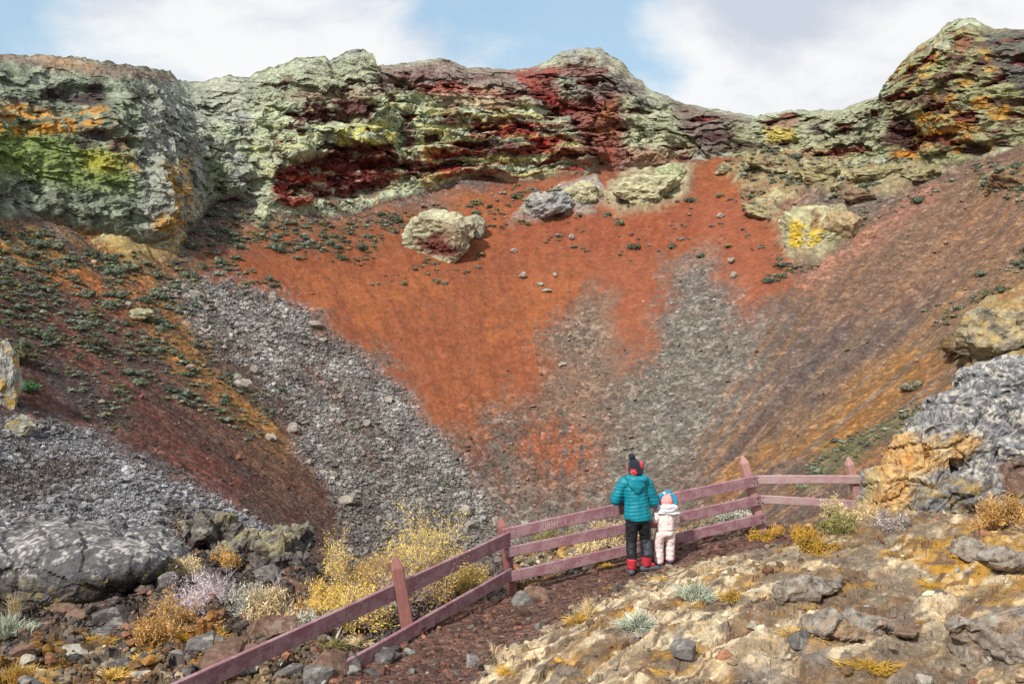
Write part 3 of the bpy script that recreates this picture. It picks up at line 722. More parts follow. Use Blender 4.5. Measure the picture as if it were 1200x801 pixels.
fa = fbm(gx / 0.6, gy / 0.6, 1.0, 4); fb_ = fbm(gx / 0.35, gy / 0.35, 6.0, 4); fc = fbm(gx / 1.3, gy / 1.3, 3.0, 3); fd = fbm(gx / 0.16, gy / .16, 3.0, 3)
# rubble ground on the left and behind the fence
C[:] = A(76, 68, 64); MK[:, 0] = 0.9; MK[:, 1] = 0.25; MK[:, 2] = 0.4
lay_on(ss(.4, .8, ex['rid']), A(108, 100, 94), 0.7); lay_on(ss(.85, .97, ex['rid']), A(112, 80, 66), 0.7)
lay_on(ss(.0, .25, fa), A(58, 52, 50), 0.6)
mossl = pmask(kx, ky, [(-300,745),(60,745),(200,735),(260,740),(300,760),(330,801),(300,900),(-300,900)], 14)
lay_on(mossl * ss(-.15, .15, fb_), A(156, 112, 46), 0.8); lay_on(mossl * ss(.1, .3, fa), A(176, 160, 132), 0.7); setk(mossl, 0, .4)
lay_on(pmask(kx, ky, [(170,720),(240,700),(270,740),(230,770),(170,760)], 12) * ss(-.2, .1, fb_), A(176, 116, 50), 0.7)
lay_on(pmask(kx, ky, [(240,770),(330,740),(420,735),(430,775),(330,830),(250,830)], 10), A(130, 112, 88), 0.6)
m = pmask(kx, ky, [(600,700),(600,640),(720,610),(860,585),(1020,585),(1010,615),(890,625),(740,650),(680,668)], 10)
lay_on(m * ss(-.3, .1, fb_), A(176, 164, 132), 0.75); lay_on(m * ss(.1, .3, fa), A(170, 124, 56), 0.8)
# path of trodden brown cinder
lay_on(gp, A(104, 76, 68)); setk(gp, 0, .75); setk(gp, 1, 0)
lay_on(gp * ss(0, .3, fc), A(118, 88, 76), 0.7); lay_on(gp * ss(.1, .35, fd), A(88, 64, 58), 0.6); lay_on(gp * ss(.25, .45, fd + .3 * fb_), A(150, 98, 66), 0.7)
# outcrop: cream crust, ochre moss in the hollows, grey-black bare patches
lay_on(gr, A(160, 134, 104)); setk(gr, 0, .25); setk(gr, 1, .35); setk(gr, 2, .25)
rx_a, rx_b = (-gx + gy) * .7071, (gx + gy) * .7071
el = fbm(rx_a / .45, rx_b / 1.1, 4.0, 5, .6); el2 = fbm(rx_a / .22, rx_b / .5, 7.0, 4, .6)
right = pmask(kx, ky, [(860,640),(1000,600),(1250,590),(1300,860),(960,860),(900,790),(930,720)], 40)
crust = ss(-.06, .06, el + .35 * el2 + .25 * (ex['shelf'] - .5) - .10 * right)
lay_on(gr * crust, A(224, 204, 170), .95)
lay_on(gr * crust * ss(.05, .2, fb_), A(196, 170, 132), .8)
lay_on(gr * (1 - crust) * ss(-.05, .15, fa), A(164, 124, 66), .85)
lay_on(gr * (1 - crust) * ss(.0, .2, -fb_), A(112, 84, 62), .8)
lay_on(gr * ss(.17, .25, fa + .5 * fd) * (1 - .5 * crust), A(192, 146, 56), 0.7)
lay_on(gr * ss(.13, .24, fbm(gx / .5 + 80, gy / .5, 2.0, 5, .6)), A(128, 118, 112), 0.8)
crev = ss(.10, .02, np.abs(pn(rx_a / .55 + .6 * el, rx_b / 1.6 + .5 * el2, 2.0))) * ss(-.1, .2, fa + .1)
lay_on(gr * crev, A(84, 66, 54), .85)
lay_on(gr * ss(.2, .3, el2), A(92, 80, 74), .7)
lay_on(gr * right * ss(-.1, .2, fbm(gx / .7 + 11, gy / .7, 2.0, 4)), A(128, 104, 76), .75)
lay_on(gr * ss(.02, .14, fbm(rx_a / .6 + 31, rx_b / 1.5, 2.0, 5, .6)) * (.35 + .65 * right), A(140, 128, 112), .7)
lay_on(gr * pmask(kx, ky, [(1060,650),(1130,620),(1210,630),(1210,680),(1150,690),(1080,675)], 14) * ss(-.25, .1, fb_), A(204, 152, 40), 0.8)
lay_on(gr * pmask(kx, ky, [(860,770),(960,755),(1010,830),(850,830)], 14) * ss(-.2, .1, fb_), A(124, 116, 110), 0.7)
C *= (1 + 0.30 * fd[:, None]); C = np.clip(C, 0.01, 0.8)
ground_o = grid_mesh('near_ground', np.stack([gx, gy, gz], 1), len(RR_), len(AZ), None, {'Col': C, 'Msk': MK}, False, M_near)
GZ = gz

def ground_at(px_, py_, it=6):
    """point of the near ground seen at a photograph pixel"""
    dx, dy, dz = ray(px_, py_)
    t = np.linspace(5, 26, 1200); zz = ground(dx / dy * t, t)
    below = np.nonzero(dz / dy * t < zz)[0]
    k = below[0] if len(below) else 900
    return Vector((dx / dy * t[k], t[k], float(zz[k])))
def gz_at(x, y): return float(ground(x, y)[0])
VIS = np.nonzero((fw > 15) & (ROW < NT_ + NCL))[0]
def crater_at(px_, py_):
    dd = np.hypot(px[VIS] - px_, py[VIS] - py_)
    c = VIS[dd < max(2.5, dd.min() * 1.2)]
    k = c[np.argmin(fw[c])]
    return Vector((float(X[k]), float(Y[k]), float(Z[k])))

# ------------------------------------------------------------------ object helpers
def tag(o, label=None, cat=None, group=None, kind=None):
    if label: o['label'] = label
    if cat: o['category'] = cat
    if group: o['group'] = group
    if kind: o['kind'] = kind
    return o
def link(name, me, mat=None, parent=None):
    o = bpy.data.objects.new(name, me)
    if mat is not None and not me.materials: me.materials.append(mat)
    COL.objects.link(o)
    if parent: o.parent = parent
    return o
def empty(name, loc):
    o = bpy.data.objects.new(name, None); o.location = loc; o.empty_display_size = 0.2; COL.objects.link(o); return o
def pydata(name, v, f, smooth=False):
    me = bpy.data.meshes.new(name); me.from_pydata([tuple(map(float, p)) for p in v], [], [tuple(map(int, q)) for q in f])
    if smooth: me.polygons.foreach_set('use_smooth', np.ones(len(me.polygons), bool))
    me.update(); return me
def nparr(name, V, F, smooth=False, col=None, cname='Col'):
    """fast mesh from arrays: F (m,3) or (m,4)"""
    k = F.shape[1]; me = bpy.data.meshes.new(name)
    me.vertices.add(len(V)); me.vertices.foreach_set('co', np.asarray(V, np.float32).ravel())
    me.loops.add(len(F) * k); me.loops.foreach_set('vertex_index', F.astype(np.int32).ravel())
    me.polygons.add(len(F)); me.polygons.foreach_set('loop_start', np.arange(0, len(F) * k, k, dtype=np.int32))
    me.polygons.foreach_set('use_smooth', np.full(len(F), smooth))
    if col is not None:
        at = me.attributes.new(cname, 'FLOAT_COLOR', 'POINT'); c4 = np.ones((len(V), 4), np.float32); c4[:, :3] = col; at.data.foreach_set('color', c4.ravel())
    me.update(calc_edges=True); return me
def add_attr(me, name, val):
    at = me.attributes.new(name, 'FLOAT_COLOR', 'POINT'); c4 = np.ones((len(me.vertices), 4), np.float32); c4[:, :3] = val; at.data.foreach_set('color', c4.ravel())
_ico = {}
def ico(s):
    if s not in _ico:
        bm = bmesh.new(); bmesh.ops.create_icosphere(bm, subdivisions=s, radius=1); bm.verts.ensure_lookup_table()
        _ico[s] = (np.array([v.co[:] for v in bm.verts], np.float32), np.array([[v.index for v in f.verts] for f in bm.faces], np.int32)); bm.free()
    return _ico[s]
def rock_shape(sub, seed, cuts=9, depth=(0.55, 0.9), rough=0.08, freq=2.2, fine=0.0):
    r = np.random.default_rng(seed); V, F = ico(sub); V = V.copy()
    for i in range(cuts):
        nn = r.normal(size=3); nn /= np.linalg.norm(nn); dd = r.uniform(*depth)
        V -= np.maximum(V @ nn - dd, 0)[:, None] * nn
    o = r.uniform(0, 90, 3)
    nrm_ = V / np.linalg.norm(V, axis=1)[:, None]
    dsp = rough * fbm(V[:, 0] * freq + o[0], V[:, 1] * freq + o[1], V[:, 2] * freq + o[2], 4, .55) * 1.6
    if fine: dsp = dsp - fine * np.abs(fbm(V[:, 0] * freq * 3.5 + o[0], V[:, 1] * freq * 3.5, V[:, 2] * freq * 3.5 + o[2], 4, .6))
    return (V + nrm_ * dsp[:, None]).astype(np.float32), F
def rotz(V, a):
    c, s = math.cos(a), math.sin(a); return V @ np.array([[c, s, 0], [-s, c, 0], [0, 0, 1]], np.float32)

def mat_stone(name, c1, c2, spot, sp_amt=0.5, scale=14, inst=False):
    m, nt, bs = new_mat(name)
    oc_ = nt.n('ShaderNodeTexCoord').outputs['Object']
    pos = nt.n('ShaderNodeNewGeometry').outputs['Position']
    rnd = nt.n('ShaderNodeObjectInfo').outputs['Random']
    base = nt.n('ShaderNodeAttribute', None, attribute_name='tint', attribute_type='INSTANCER').outputs['Color'] if inst else nt.mix(rnd, c1, c2)
    n1 = nt.noise(pos, scale, 6, .65)
    n2 = nt.noise(pos, scale * 0.45, 5, .65)
    f = nt.ramp(n1.outputs[0], .3, .7, .6, 1.35)
    c = nt.mix(1.0, base, nt.n('ShaderNodeCombineColor', {0: f, 1: f, 2: f}).outputs[0], 'MULTIPLY')
    c = nt.mix(nt.math('MULTIPLY', nt.ramp(n2.outputs[0], .54, .62), sp_amt), c, spot)
    nt.t.links.new(c, bs.inputs['Base Color'])
    nt.t.links.new(nt.n('ShaderNodeBump', {'Height': n1.outputs[0], 'Strength': .7, 'Distance': .3 / scale}).outputs[0], bs.inputs['Normal'])
    return m
M_stone_dark = mat_stone('dark_stone', (.07, .062, .06), (.17, .155, .145), (.33, .32, .28), .6)
M_stone_rust = mat_stone('rust_stone', (.12, .068, .05), (.17, .11, .08), (.27, .23, .18), .4)
M_stone_pale = mat_stone('pale_stone', (.30, .29, .27), (.36, .32, .25), (.12, .115, .11), .6)
M_scree = mat_stone('scree_stone', (.2,.2,.2), (.3,.3,.3), (.36, .355, .33), .35, 5, True)
M_gravel = mat_stone('gravel_stone', (.2,.2,.2), (.3,.3,.3), (.3, .29, .25), .2, 25, True)
M_farpale = mat_stone('far_pale_stone', (.34, .33, .31), (.44, .42, .36), (.16, .13, .11), .6, 2.0)

# hidden-source collections for scattered stuff (not linked to the scene)
def variants(name, meshes, mat):
    c = bpy.data.collections.new(name)
    for i, me in enumerate(meshes):
        if not me.materials: me.materials.append(mat)
        c.objects.link(bpy.data.objects.new('%s_source_%02d' % (name, i), me))
    return c
def scatter(name, pts, scl, rot, idx, tint, coll):
    me = bpy.data.meshes.new(name); n_ = len(pts)
    me.vertices.add(n_); me.vertices.foreach_set('co', np.asarray(pts, np.float32).ravel())
    for nm, ty, arr, key in (('scl', 'FLOAT_VECTOR', scl, 'vector'), ('rot', 'FLOAT_VECTOR', rot, 'vector'), ('idx', 'INT', idx, 'value')):
        a = me.attributes.new(nm, ty, 'POINT'); a.data.foreach_set(key, np.asarray(arr, np.int32 if ty == 'INT' else np.float32).ravel())
    a = me.attributes.new('tint', 'FLOAT_COLOR', 'POINT'); c4 = np.ones((n_, 4), np.float32); c4[:, :3] = tint; a.data.foreach_set('color', c4.ravel())
    o = bpy.data.objects.new(name, me); COL.objects.link(o); o['kind'] = 'stuff'
    ng = bpy.data.node_groups.new(name, 'GeometryNodeTree')
    ng.interface.new_socket('Geometry', in_out='INPUT', socket_type='NodeSocketGeometry'); ng.interface.new_socket('Geometry', in_out='OUTPUT', socket_type='NodeSocketGeometry')
    N = ng.nodes; L = ng.links
    gi, go_ = N.new('NodeGroupInput'), N.new('NodeGroupOutput')
    ip = N.new('GeometryNodeInstanceOnPoints'); ci_ = N.new('GeometryNodeCollectionInfo')
    ci_.inputs['Collection'].default_value = coll; ci_.inputs['Separate Children'].default_value = True; ci_.inputs['Reset Children'].default_value = True
    def na(nm, ty):
        d_ = N.new('GeometryNodeInputNamedAttribute'); d_.data_type = ty; d_.inputs['Name'].default_value = nm
        return d_.outputs['Attribute']
    e = N.new('FunctionNodeEulerToRotation')
    L.new(na('rot', 'FLOAT_VECTOR'), e.inputs[0]); L.new(e.outputs[0], ip.inputs['Rotation'])
    L.new(na('scl', 'FLOAT_VECTOR'), ip.inputs['Scale']); L.new(na('idx', 'INT'), ip.inputs['Instance Index']); ip.inputs['Pick Instance'].default_value = True
    L.new(gi.outputs[0], ip.inputs['Points']); L.new(ci_.outputs[0], ip.inputs['Instance']); L.new(ip.outputs[0], go_.inputs[0])
    mo = o.modifiers.new('scatter', 'NODES'); mo.node_group = ng
    return o

# ------------------------------------------------------------------ loose scree on the crater slopes
stone_lo = [nparr('scree_stone', *rock_shape(1, 100 + i, 7, (.45, .85), .05)) for i in range(6)]
SRC_scree = variants('scree_stones', stone_lo, M_scree)
vis = np.nonzero(isT & (fw > 17) & (px > -90) & (px < 1290) & (py > 150) & (py < 720) & (T1 > .12))[0]
dphi = np.gradient(PHI); dr = np.gradient(t1)
area_ = RHO[vis] * dphi[vis % nc] * (dr[ROW[vis]] * np.maximum(rb[vis % nc], 1)) * 1.2
wgt = area_ * (np.clip(CRM[vis, 0], 0, 1) ** 2 + .012) * (0.35 + 1.6 * np.clip(np.maximum(g1m[vis], g2m[vis]), 0, 1)) / np.maximum(fw[vis], 25) * 60
wgt *= 1 - .6 * rgt[vis]
wgt *= np.where(np.abs(px[vis] - 600) > 640, .35, 1)
NSC = 200000
pick = RNG.choice(vis, NSC, replace=True, p=wgt / wgt.sum())
jit = RNG.normal(size=(NSC, 2)) * 0.12
pts = np.stack([X[pick] + jit[:, 0], Y[pick] + jit[:, 1], Z[pick] + .02], 1)
grey = np.clip(np.maximum(g1m, g2m)[pick], 0, 1)
sz_ = 0.027 * (1 - RNG.random(NSC)) ** -0.42 * (0.75 + 0.5 * grey) * np.clip(fw[pick] / 70, .5, 1.3)
sz_ = np.minimum(sz_, .30)
scl = np.stack([sz_ * RNG.uniform(.8, 1.4, NSC), sz_ * RNG.uniform(.8, 1.3, NSC), sz_ * RNG.uniform(.5, .9, NSC)], 1)
rot = np.stack([RNG.uniform(-.5, .5, NSC), RNG.uniform(-.5, .5, NSC), RNG.uniform(0, 6.28, NSC)], 1)
tone = RNG.uniform(.75, 2.15, (NSC, 1)) * (1 - .1 * grey[:, None])
tone *= 1 + 0.6 * fbm(pts[:, 0] / 4, pts[:, 1] / 4, pts[:, 2] / 4, 4)[:, None]
tint = CRC[pick] * tone
gmix = RNG.random((NSC, 1)) * .55; gv = tint.mean(1, keepdims=True)
tint = np.clip(tint * (1 - gmix) + gv * np.array([[1.06, 1.0, .93]]) * gmix, .02, .55)
o = scatter('loose_scree', pts, scl, rot, RNG.integers(0, 6, NSC), tint, SRC_scree)

# ------------------------------------------------------------------ rock outcrops and boulders of the crater
def px_m(p): return p.y * CP - p.z * SP
def outcrop(name, label, cat, pxc_, pyc_, wpx, hpx, seed, col, lich, sub=5, at=None, depth=0.8, sink=0.1, rough=.20, cuts=8, fine=.16, mat=None, paint=None, group=None, spots=None, tilt=0.0, hue=.6):
    p = at if at is not None else crater_at(pxc_, pyc_ + hpx * 0.55)
    s_ = px_m(p) / FPX
    V, F = rock_shape(sub, seed, cuts + (8 if cuts > 5 else 0), (.5, .95), rough, 2.0, fine)
    V = rotz(V, seed * 1.3) * np.array([wpx * s_, wpx * s_ * depth, hpx * s_], np.float32) * 1.08
    if tilt:
        c_, s2_ = math.cos(tilt), math.sin(tilt); V = V @ np.array([[c_, 0, s2_], [0, 1, 0], [-s2_, 0, c_]], np.float32)
    dx, dy, dz = ray(pxc_, pyc_)
    yy = p.y + wpx * s_ * depth * .55
    ctr = np.array([dx / dy * yy, yy, dz / dy * yy]) if at is None else np.array(at)
    W = V + ctr
    me = nparr(name, V, F, False)
    c = np.tile(np.array(col, np.float32), (len(V), 1)); k = np.tile(np.array([.15, lich, hue], np.float32), (len(V), 1))
    a = fbm(W[:, 0] / (wpx * s_) * 2.4 + seed, W[:, 1] / (wpx * s_) * 2.4, W[:, 2] / (hpx * s_) * 2.0, 4)
    b = fbm(W[:, 0] / (wpx * s_) * 5 + seed, W[:, 1] / (wpx * s_) * 5 + 7, W[:, 2] / (hpx * s_) * 4, 4)
    c *= (1 + .5 * a + .5 * b)[:, None]
    if spots is not None:
        for (cc, thr, amt) in spots:
            m = ss(thr, thr + .15, fbm(W[:, 0] / (wpx * s_) * 2.8 + cc[0] * 99, W[:, 1] / (wpx * s_) * 2.8 + cc[1] * 77, W[:, 2] / (hpx * s_) * 2.2, 4))[:, None] * amt
            c = c * (1 - m) + np.array(cc, np.float32) * m
    if paint:
        qpx, qpy, _ = proj(W[:, 0], W[:, 1], W[:, 2])
        qpx = (qpx + wpx * .12 * b / .3).astype(np.float32); qpy = (qpy + hpx * .12 * a / .3).astype(np.float32)
        for pts_, cc, amt, lk, soft in paint:
            m = pmask(qpx, qpy, pts_, soft)[:, None] * amt; c = c * (1 - m) + np.array(cc, np.float32) * m; k[:, 1:2] = k[:, 1:2] * (1 - m) + lk * m
    add_attr(me, 'Col', np.clip(c, .012, .8)); add_attr(me, 'Msk', k)
    o = link(name, me, mat or M_far)
    o.location = ctr
    return tag(o, label, cat, group)
LUM = 1.0
OUTC = 'rock_outcrop'; BO = 'boulder'
outcrop(OUTC, 'rounded lichened outcrop with a dark red hollow, alone in the red cinder below the cliff', 'outcrop', 518, 282, 46, 34, 5, A(172, 170, 140), .5, 5, depth=1.0, cuts=4, rough=.16,
        paint=[([(498,276),(528,274),(536,296),(524,306),(500,302)], A(96, 40, 40), .95, .1, 5), ([(488,276),(500,280),(500,292),(490,290)], A(98, 46, 44), .9, .1, 4), ([(500,262),(560,256),(560,290),(535,290)], A(150, 128, 108), .5, .5, 8)])
outcrop(OUTC, 'small grey outcrop leaning on the upper right of the rounded lichened outcrop', 'outcrop', 552, 268, 18, 16, 9, A(150, 148, 128), .6, 4)
outcrop(OUTC, 'yellow streaked pale outcrop beside the long brown cinder slope', 'outcrop', 950, 274, 42, 32, 12, A(176, 172, 134), .5, 5, depth=.8, cuts=5, rough=.12,
        paint=[([(928,258),(938,262),(940,292),(932,300),(926,280)], A(206, 172, 34), .9, .1, 4), ([(950,262),(962,266),(958,285),(948,290)], A(210, 178, 30), .9, .1, 4), ([(950,250),(964,256),(958,268),(950,264)], A(104, 56, 46), .85, .1, 4)])
outcrop(OUTC, 'tan brown flank of rock right of the yellow streaked outcrop', 'outcrop', 986, 268, 24, 26, 14, A(160, 140, 106), .6, 4)
outcrop(OUTC, 'low khaki rib of rock above left of the yellow streaked outcrop', 'outcrop', 896, 250, 26, 10, 15, A(150, 140, 106), .6, 4, tilt=-.35)
outcrop(OUTC, 'bluish grey scabby outcrop at the top of the red cinder field', 'outcrop', 640, 246, 34, 17, 17, A(150, 148, 146), .6, 5, tilt=.35)
outcrop(OUTC, 'pale cream outcrop joining the bluish grey one at the foot of the cliff', 'outcrop', 680, 228, 26, 20, 18, A(172, 166, 134), .5, 5)
outcrop(OUTC, 'broad cream and green outcrop between the two red chutes', 'outcrop', 758, 226, 50, 24, 19, A(176, 172, 138), .5, 5, rough=.16)
outcrop(OUTC, 'greenish shoulder of rock capping the broad cream outcrop', 'outcrop', 790, 206, 24, 14, 21, A(160, 164, 128), .6, 5)
outcrop(OUTC, 'pale standing block below the left end of the maroon hollow', 'outcrop', 308, 252, 9, 13, 22, A(172, 176, 146), .4, 4)
outcrop(OUTC, 'ochre and white lichened dome at the foot of the left cliff', 'outcrop', 190, 280, 34, 22, 23, A(178, 172, 144), .5, 5, spots=[((.5, .27, .05), .0, .9)])
outcrop(OUTC, 'low yellowish grey dome among scrub on the left slope', 'outcrop', 163, 368, 15, 11, 24, A(160, 158, 130), .5, 4, spots=[((.45, .28, .06), .1, .8)])
for (a, b, ww_, hh_, sd_, cc, tx) in ((900,196,34,13,31,A(150,140,104),'khaki knoll of rock right of the upper red chute'), (962,208,38,14,32,A(156,148,108),'long khaki outcrop under the low saddle of the rim'),
        (1030,206,34,13,33,A(150,144,104),'lichened ledge above the top of the brown slope'), (1085,206,26,10,34,A(146,140,100),'green lichened block at the foot of the high right peak'),
        (890,226,22,10,35,A(138,120,92),'brown rib of rock above the yellow streaked outcrop'), (1010,232,22,10,36,A(130,110,88),'brown crumbling rib left of the brown cinder slope'),
        (850,200,13,9,37,A(150,146,112),'small block beside the upper red chute'), (985,222,18,8,38,A(146,136,104),'small khaki block below the long khaki outcrop')):
    outcrop(OUTC, tx, 'outcrop', a, b, ww_, hh_, sd_, cc, .7, 5 if ww_ > 30 else 4, rough=.24, spots=[((.16, .07, .045), .12, .8)], depth=.8)
outcrop(OUTC, 'dark brown ledge of rock high on the brown slope at the edge of view', 'outcrop', 1178, 222, 34, 13, 41, A(112, 88, 64), .7, 5, rough=.18, tilt=-.3)
outcrop(OUTC, 'yellow lichened crag behind the big grey rock', 'outcrop', 1178, 392, 56, 48, 42, A(160, 148, 118), .7, 5, rough=.26, spots=[((.42, .27, .07), .16, .7), ((.15, .14, .12), .06, .7)])
outcrop(OUTC, 'grey and yellow lichened crag at the left edge of the slope', 'outcrop', -4, 446, 26, 44, 43, A(168, 168, 160), .6, 5, spots=[((.5, .32, .05), .08, .85)], hue=.1)
outcrop(OUTC, 'pale lower step of the crag at the left edge', 'outcrop', 22, 500, 24, 14, 44, A(150, 150, 134), .6, 4, spots=[((.5, .32, .05), .12, .8)], hue=.1)
# pale blocks fallen onto the slopes
for (a, b, ww_, hh_, tx) in ((287,452,15,10,'pale slab-like block in the grey scree, tilted downhill'), (278,443,8,6,'pale block touching the upper end of the tilted slab'), (368,380,10,5,'pale flat block on red cinder at the edge of the scree'),
        (378,398,6,4,'small yellowish block just below the pale flat block'), (318,512,8,5,'white block at the rim of the dark red run'), (299,433,7,6,'greenish block above the tilted pale slab'),
        (345,502,8,8,'grey block standing in scree right of the red run'), (430,496,6,6,'white block low in the grey scree'), (408,586,12,7,'pale block with orange lichen low in the scree'),
        (659,427,5,4,'pale pink block alone at the tip of the red field'), (650,322,3,3,'pale block right of the string of small white blocks'), (612,322,5,4,'pale block left of the string of small white blocks'),
        (670,278,4,4,'small cream block high on the red cinder'), (602,293,4,3,'small tan block beneath the bluish outcrop'), (632,333,5,3,'largest of the string of small white blocks'),
        (641,340,6,3,'grey end of the string of small white blocks'), (545,598,9,8,'larger of two grey boulders above the second fence post'), (550,616,8,7,'lower of two grey boulders above the second fence post'),
        (320,348,7,6,'greenish grey block at the head of the scree'), (228,344,8,5,'grey block at the upper left end of the scree'), (845,252,5,4,'grey block under the broad cream outcrop'), (857,305,5,5,'grey block in the right red patch'),
        (860,322,5,4,'grey block low in the right red patch'), (222,430,7,4,'grey block beside orange soil'), (390,556,7,5,'white block near the bottom of the grey scree'), (470,548,6,4,'pale block in gravel above the yellow bushes'),
        (150,356,5,3,'grey block above the yellowish dome'), (120,470,5,3,'grey block in the dark strip of the left slope'), (455,470,7,5,'yellowish block at the right edge of the scree')):
    outcrop(BO, tx, 'boulder', a, b, ww_, hh_, 200 + a, A(156, 148, 136), .35, 3, rough=.1, fine=.0, cuts=8)

# ------------------------------------------------------------------ cushion shrubs on the slopes
def shrub_mat(name, c1, c2, inst=False):
    m, nt, bs = new_mat(name)
    pos = nt.n('ShaderNodeNewGeometry').outputs['Position']
    base = nt.n('ShaderNodeAttribute', None, attribute_name='tint', attribute_type='INSTANCER').outputs['Color'] if inst else nt.mix(nt.n('ShaderNodeObjectInfo').outputs['Random'], c1, c2)
    f = nt.ramp(nt.noise(pos, 5, 4, .7).outputs[0], .3, .7, .45, 1.6)
    c = nt.mix(1.0, base, nt.n('ShaderNodeCombineColor', {0: f, 1: f, 2: f}).outputs[0], 'MULTIPLY')
    nt.t.links.new(c, bs.inputs['Base Color'])
    return m
M_cush = shrub_mat('cushion_foliage', (.06, .075, .05), (.15, .165, .11)); M_cushi = shrub_mat('cushion_foliage_far', 0, 0, True) if False else shrub_mat('far_cushion_foliage', (.1, .1, .1), (.1, .1, .1), True)
def cushion_mesh(seed, nl=190):
    r = np.random.default_rng(seed); Vs, Fs = [], []; k = 0
    V, F = ico(2)
    for i in range(5):
        q = V * np.array([1, 1, .9]) * r.uniform(.28, .55); q = q * (1 + .7 * fbm(V[:, 0] * 2.9 + seed, V[:, 1] * 2.3 + i * 3, V[:, 2] * 2.3, 3))[:, None] + np.append(r.normal(size=2) * .38, r.uniform(.0, .4))
        Vs.append(q); Fs.append(F + k); k += len(q)
    for i in range(nl):                                              # leafy sprigs standing out of the cushion
        dv = r.normal(size=3); dv[2] = abs(dv[2]) * .8; dv /= np.linalg.norm(dv)
        p = dv * r.uniform(.6, 1.0) * np.array([1, 1, .75]); s1 = r.normal(size=3); s1 /= np.linalg.norm(s1)
        Vs.append(np.array([p - s1 * .07, p + s1 * .07, p + dv * .22 + s1 * .03])); Fs.append(np.array([[k, k + 1, k + 2]])); k += 3
    me = nparr('cushion', np.concatenate(Vs), np.concatenate(Fs)); return me
cush = [cushion_mesh(i + 50) for i in range(5)]
for me in cush: me.materials.append(M_cush)
cushi = []
for me in cush:
    c = me.copy(); c.materials.clear(); c.materials.append(M_cushi); cushi.append(c)
SRC_cush = variants('cushion_sources', cushi, M_cushi)
SHZ = [([(0,262),(60,270),(160,305),(215,310),(255,290),(330,340),(250,330),(260,420),(330,470),(300,520),(160,450),(130,520),(60,440),(-60,420),(-60,262)], 1.0), ([(0,262),(110,290),(200,330),(210,420),(120,420),(-60,400),(-60,262)], 1.6),
       ([(200,300),(255,240),(330,258),(480,250),(470,262),(420,315),(360,300),(250,285)], 1.5), ([(480,250),(600,222),(700,232),(600,265),(500,262)], .6), ([(440,300),(560,300),(560,330),(440,340)], .18),
       ([(500,300),(530,318),(520,335),(500,320)], 1.4), ([(850,180),(1000,170),(1080,200),(1000,240),(870,215)], .7), ([(930,575),(960,525),(1030,500),(1080,470),(1075,500),(1000,535)], 1.8),
       ([(1080,372),(1130,340),(1215,290),(1215,320),(1140,360),(1090,385)], .8), ([(905,300),(960,310),(925,330),(900,330)], 1.5), ([(990,260),(1100,210),(1150,195),(1050,250)], .35), ([(690,250),(800,240),(780,260),(700,262)], .4),
       ([(380,450),(500,520),(560,620),(420,600)], .08), ([(620,230),(900,230),(900,300),(640,310)], .10), ([(1140,195),(1210,190),(1210,245),(1160,240)], .8)]
vw = np.zeros(len(vis), np.float32)
for pts_, a_ in SHZ: vw = np.maximum(vw, pmask(px[vis], py[vis], pts_, 8) * a_)
clump = ss(-.12, .22, fbm(X[vis] / 2.4, Y[vis] / 2.4, 5.0, 3))
vw = vw * area_ * (0.15 + clump)
NSH = 5200
pk = RNG.choice(vis, NSH, replace=False, p=vw / vw.sum())
ssz = np.clip(RNG.lognormal(math.log(.125), .55, NSH), .05, .5) * np.clip(fw[pk] / 65, .62, 1.25)
papp = ssz / fw[pk]; order = np.argsort(-papp)
green_edge = lambda i: px[i] > 900
LBL = {0: ('grey-green cushion shrub on the dark left slope', 'cushion shrubs on the left slope'), 1: ('grey-green cushion shrub at the foot of the cliff above the red cinder', 'cushion shrubs under the cliff'),
       2: ('olive cushion shrub on the right side of the crater', 'cushion shrubs on the right slope')}
for j in order[:290]:
    i = pk[j]; o = link('cushion_shrub', cush[int(RNG.integers(5))]); o.location = (X[i], Y[i], Z[i]); s_ = float(ssz[j]); o.scale = (s_ * RNG.uniform(.9, 1.4), s_ * RNG.uniform(.9, 1.2), s_ * RNG.uniform(.8, 1.25)); o.rotation_euler = (0, 0, RNG.uniform(0, 6.28))
    z_ = (('olive cushion shrub low in the green strip above the fence end' if py[i] > 440 else 'olive cushion shrub on the orange edge of the right slope' if px[i] > 1040 else 'dark cushion shrub among the khaki outcrops under the low rim' if py[i] < 255 else 'dark cushion shrub trailing below the yellow streaked outcrop', 'cushion shrubs on the right slope') if px[i] > 700 else
          ('grey-green cushion shrub at the foot of the cliff above the red cinder' if px[i] < 480 else 'small dark cushion shrub on red cinder below the layered cliff', 'cushion shrubs under the cliff') if (px[i] > 215 and py[i] < 345) else
          ('grey-green cushion shrub under the yellow and green left cliff' if py[i] < 320 else 'grey-green cushion shrub on the orange ground around the low yellowish dome' if px[i] > 110 and py[i] < 400 else 'grey-green cushion shrub on the maroon ground near the left edge crag' if px[i] < 110 and py[i] < 400 else
           'grey-green cushion shrub low on the left slope beside the grey scree' if px[i] > 180 else 'grey-green cushion shrub above the lower grey scree at the left', 'cushion shrubs on the left slope'))
    tag(o, z_[0], 'shrub', z_[1])
rest = order[290:]; i = pk[rest]
pal = np.array([[.10, .115, .085], [.15, .165, .13], [.19, .2, .15], [.12, .12, .06], [.17, .15, .06], [.09, .10, .085]])
scatter('slope_scrub', np.stack([X[i], Y[i], Z[i]], 1), np.stack([ssz[rest] * 1.15, ssz[rest] * 1.15, ssz[rest] * .85], 1), np.stack([0 * ssz[rest], 0 * ssz[rest], RNG.uniform(0, 6.28, len(rest))], 1),
        RNG.integers(0, 5, len(rest)), pal[RNG.integers(0, 6, len(rest))] * RNG.uniform(.8, 1.3, (len(rest), 1)), SRC_cush)
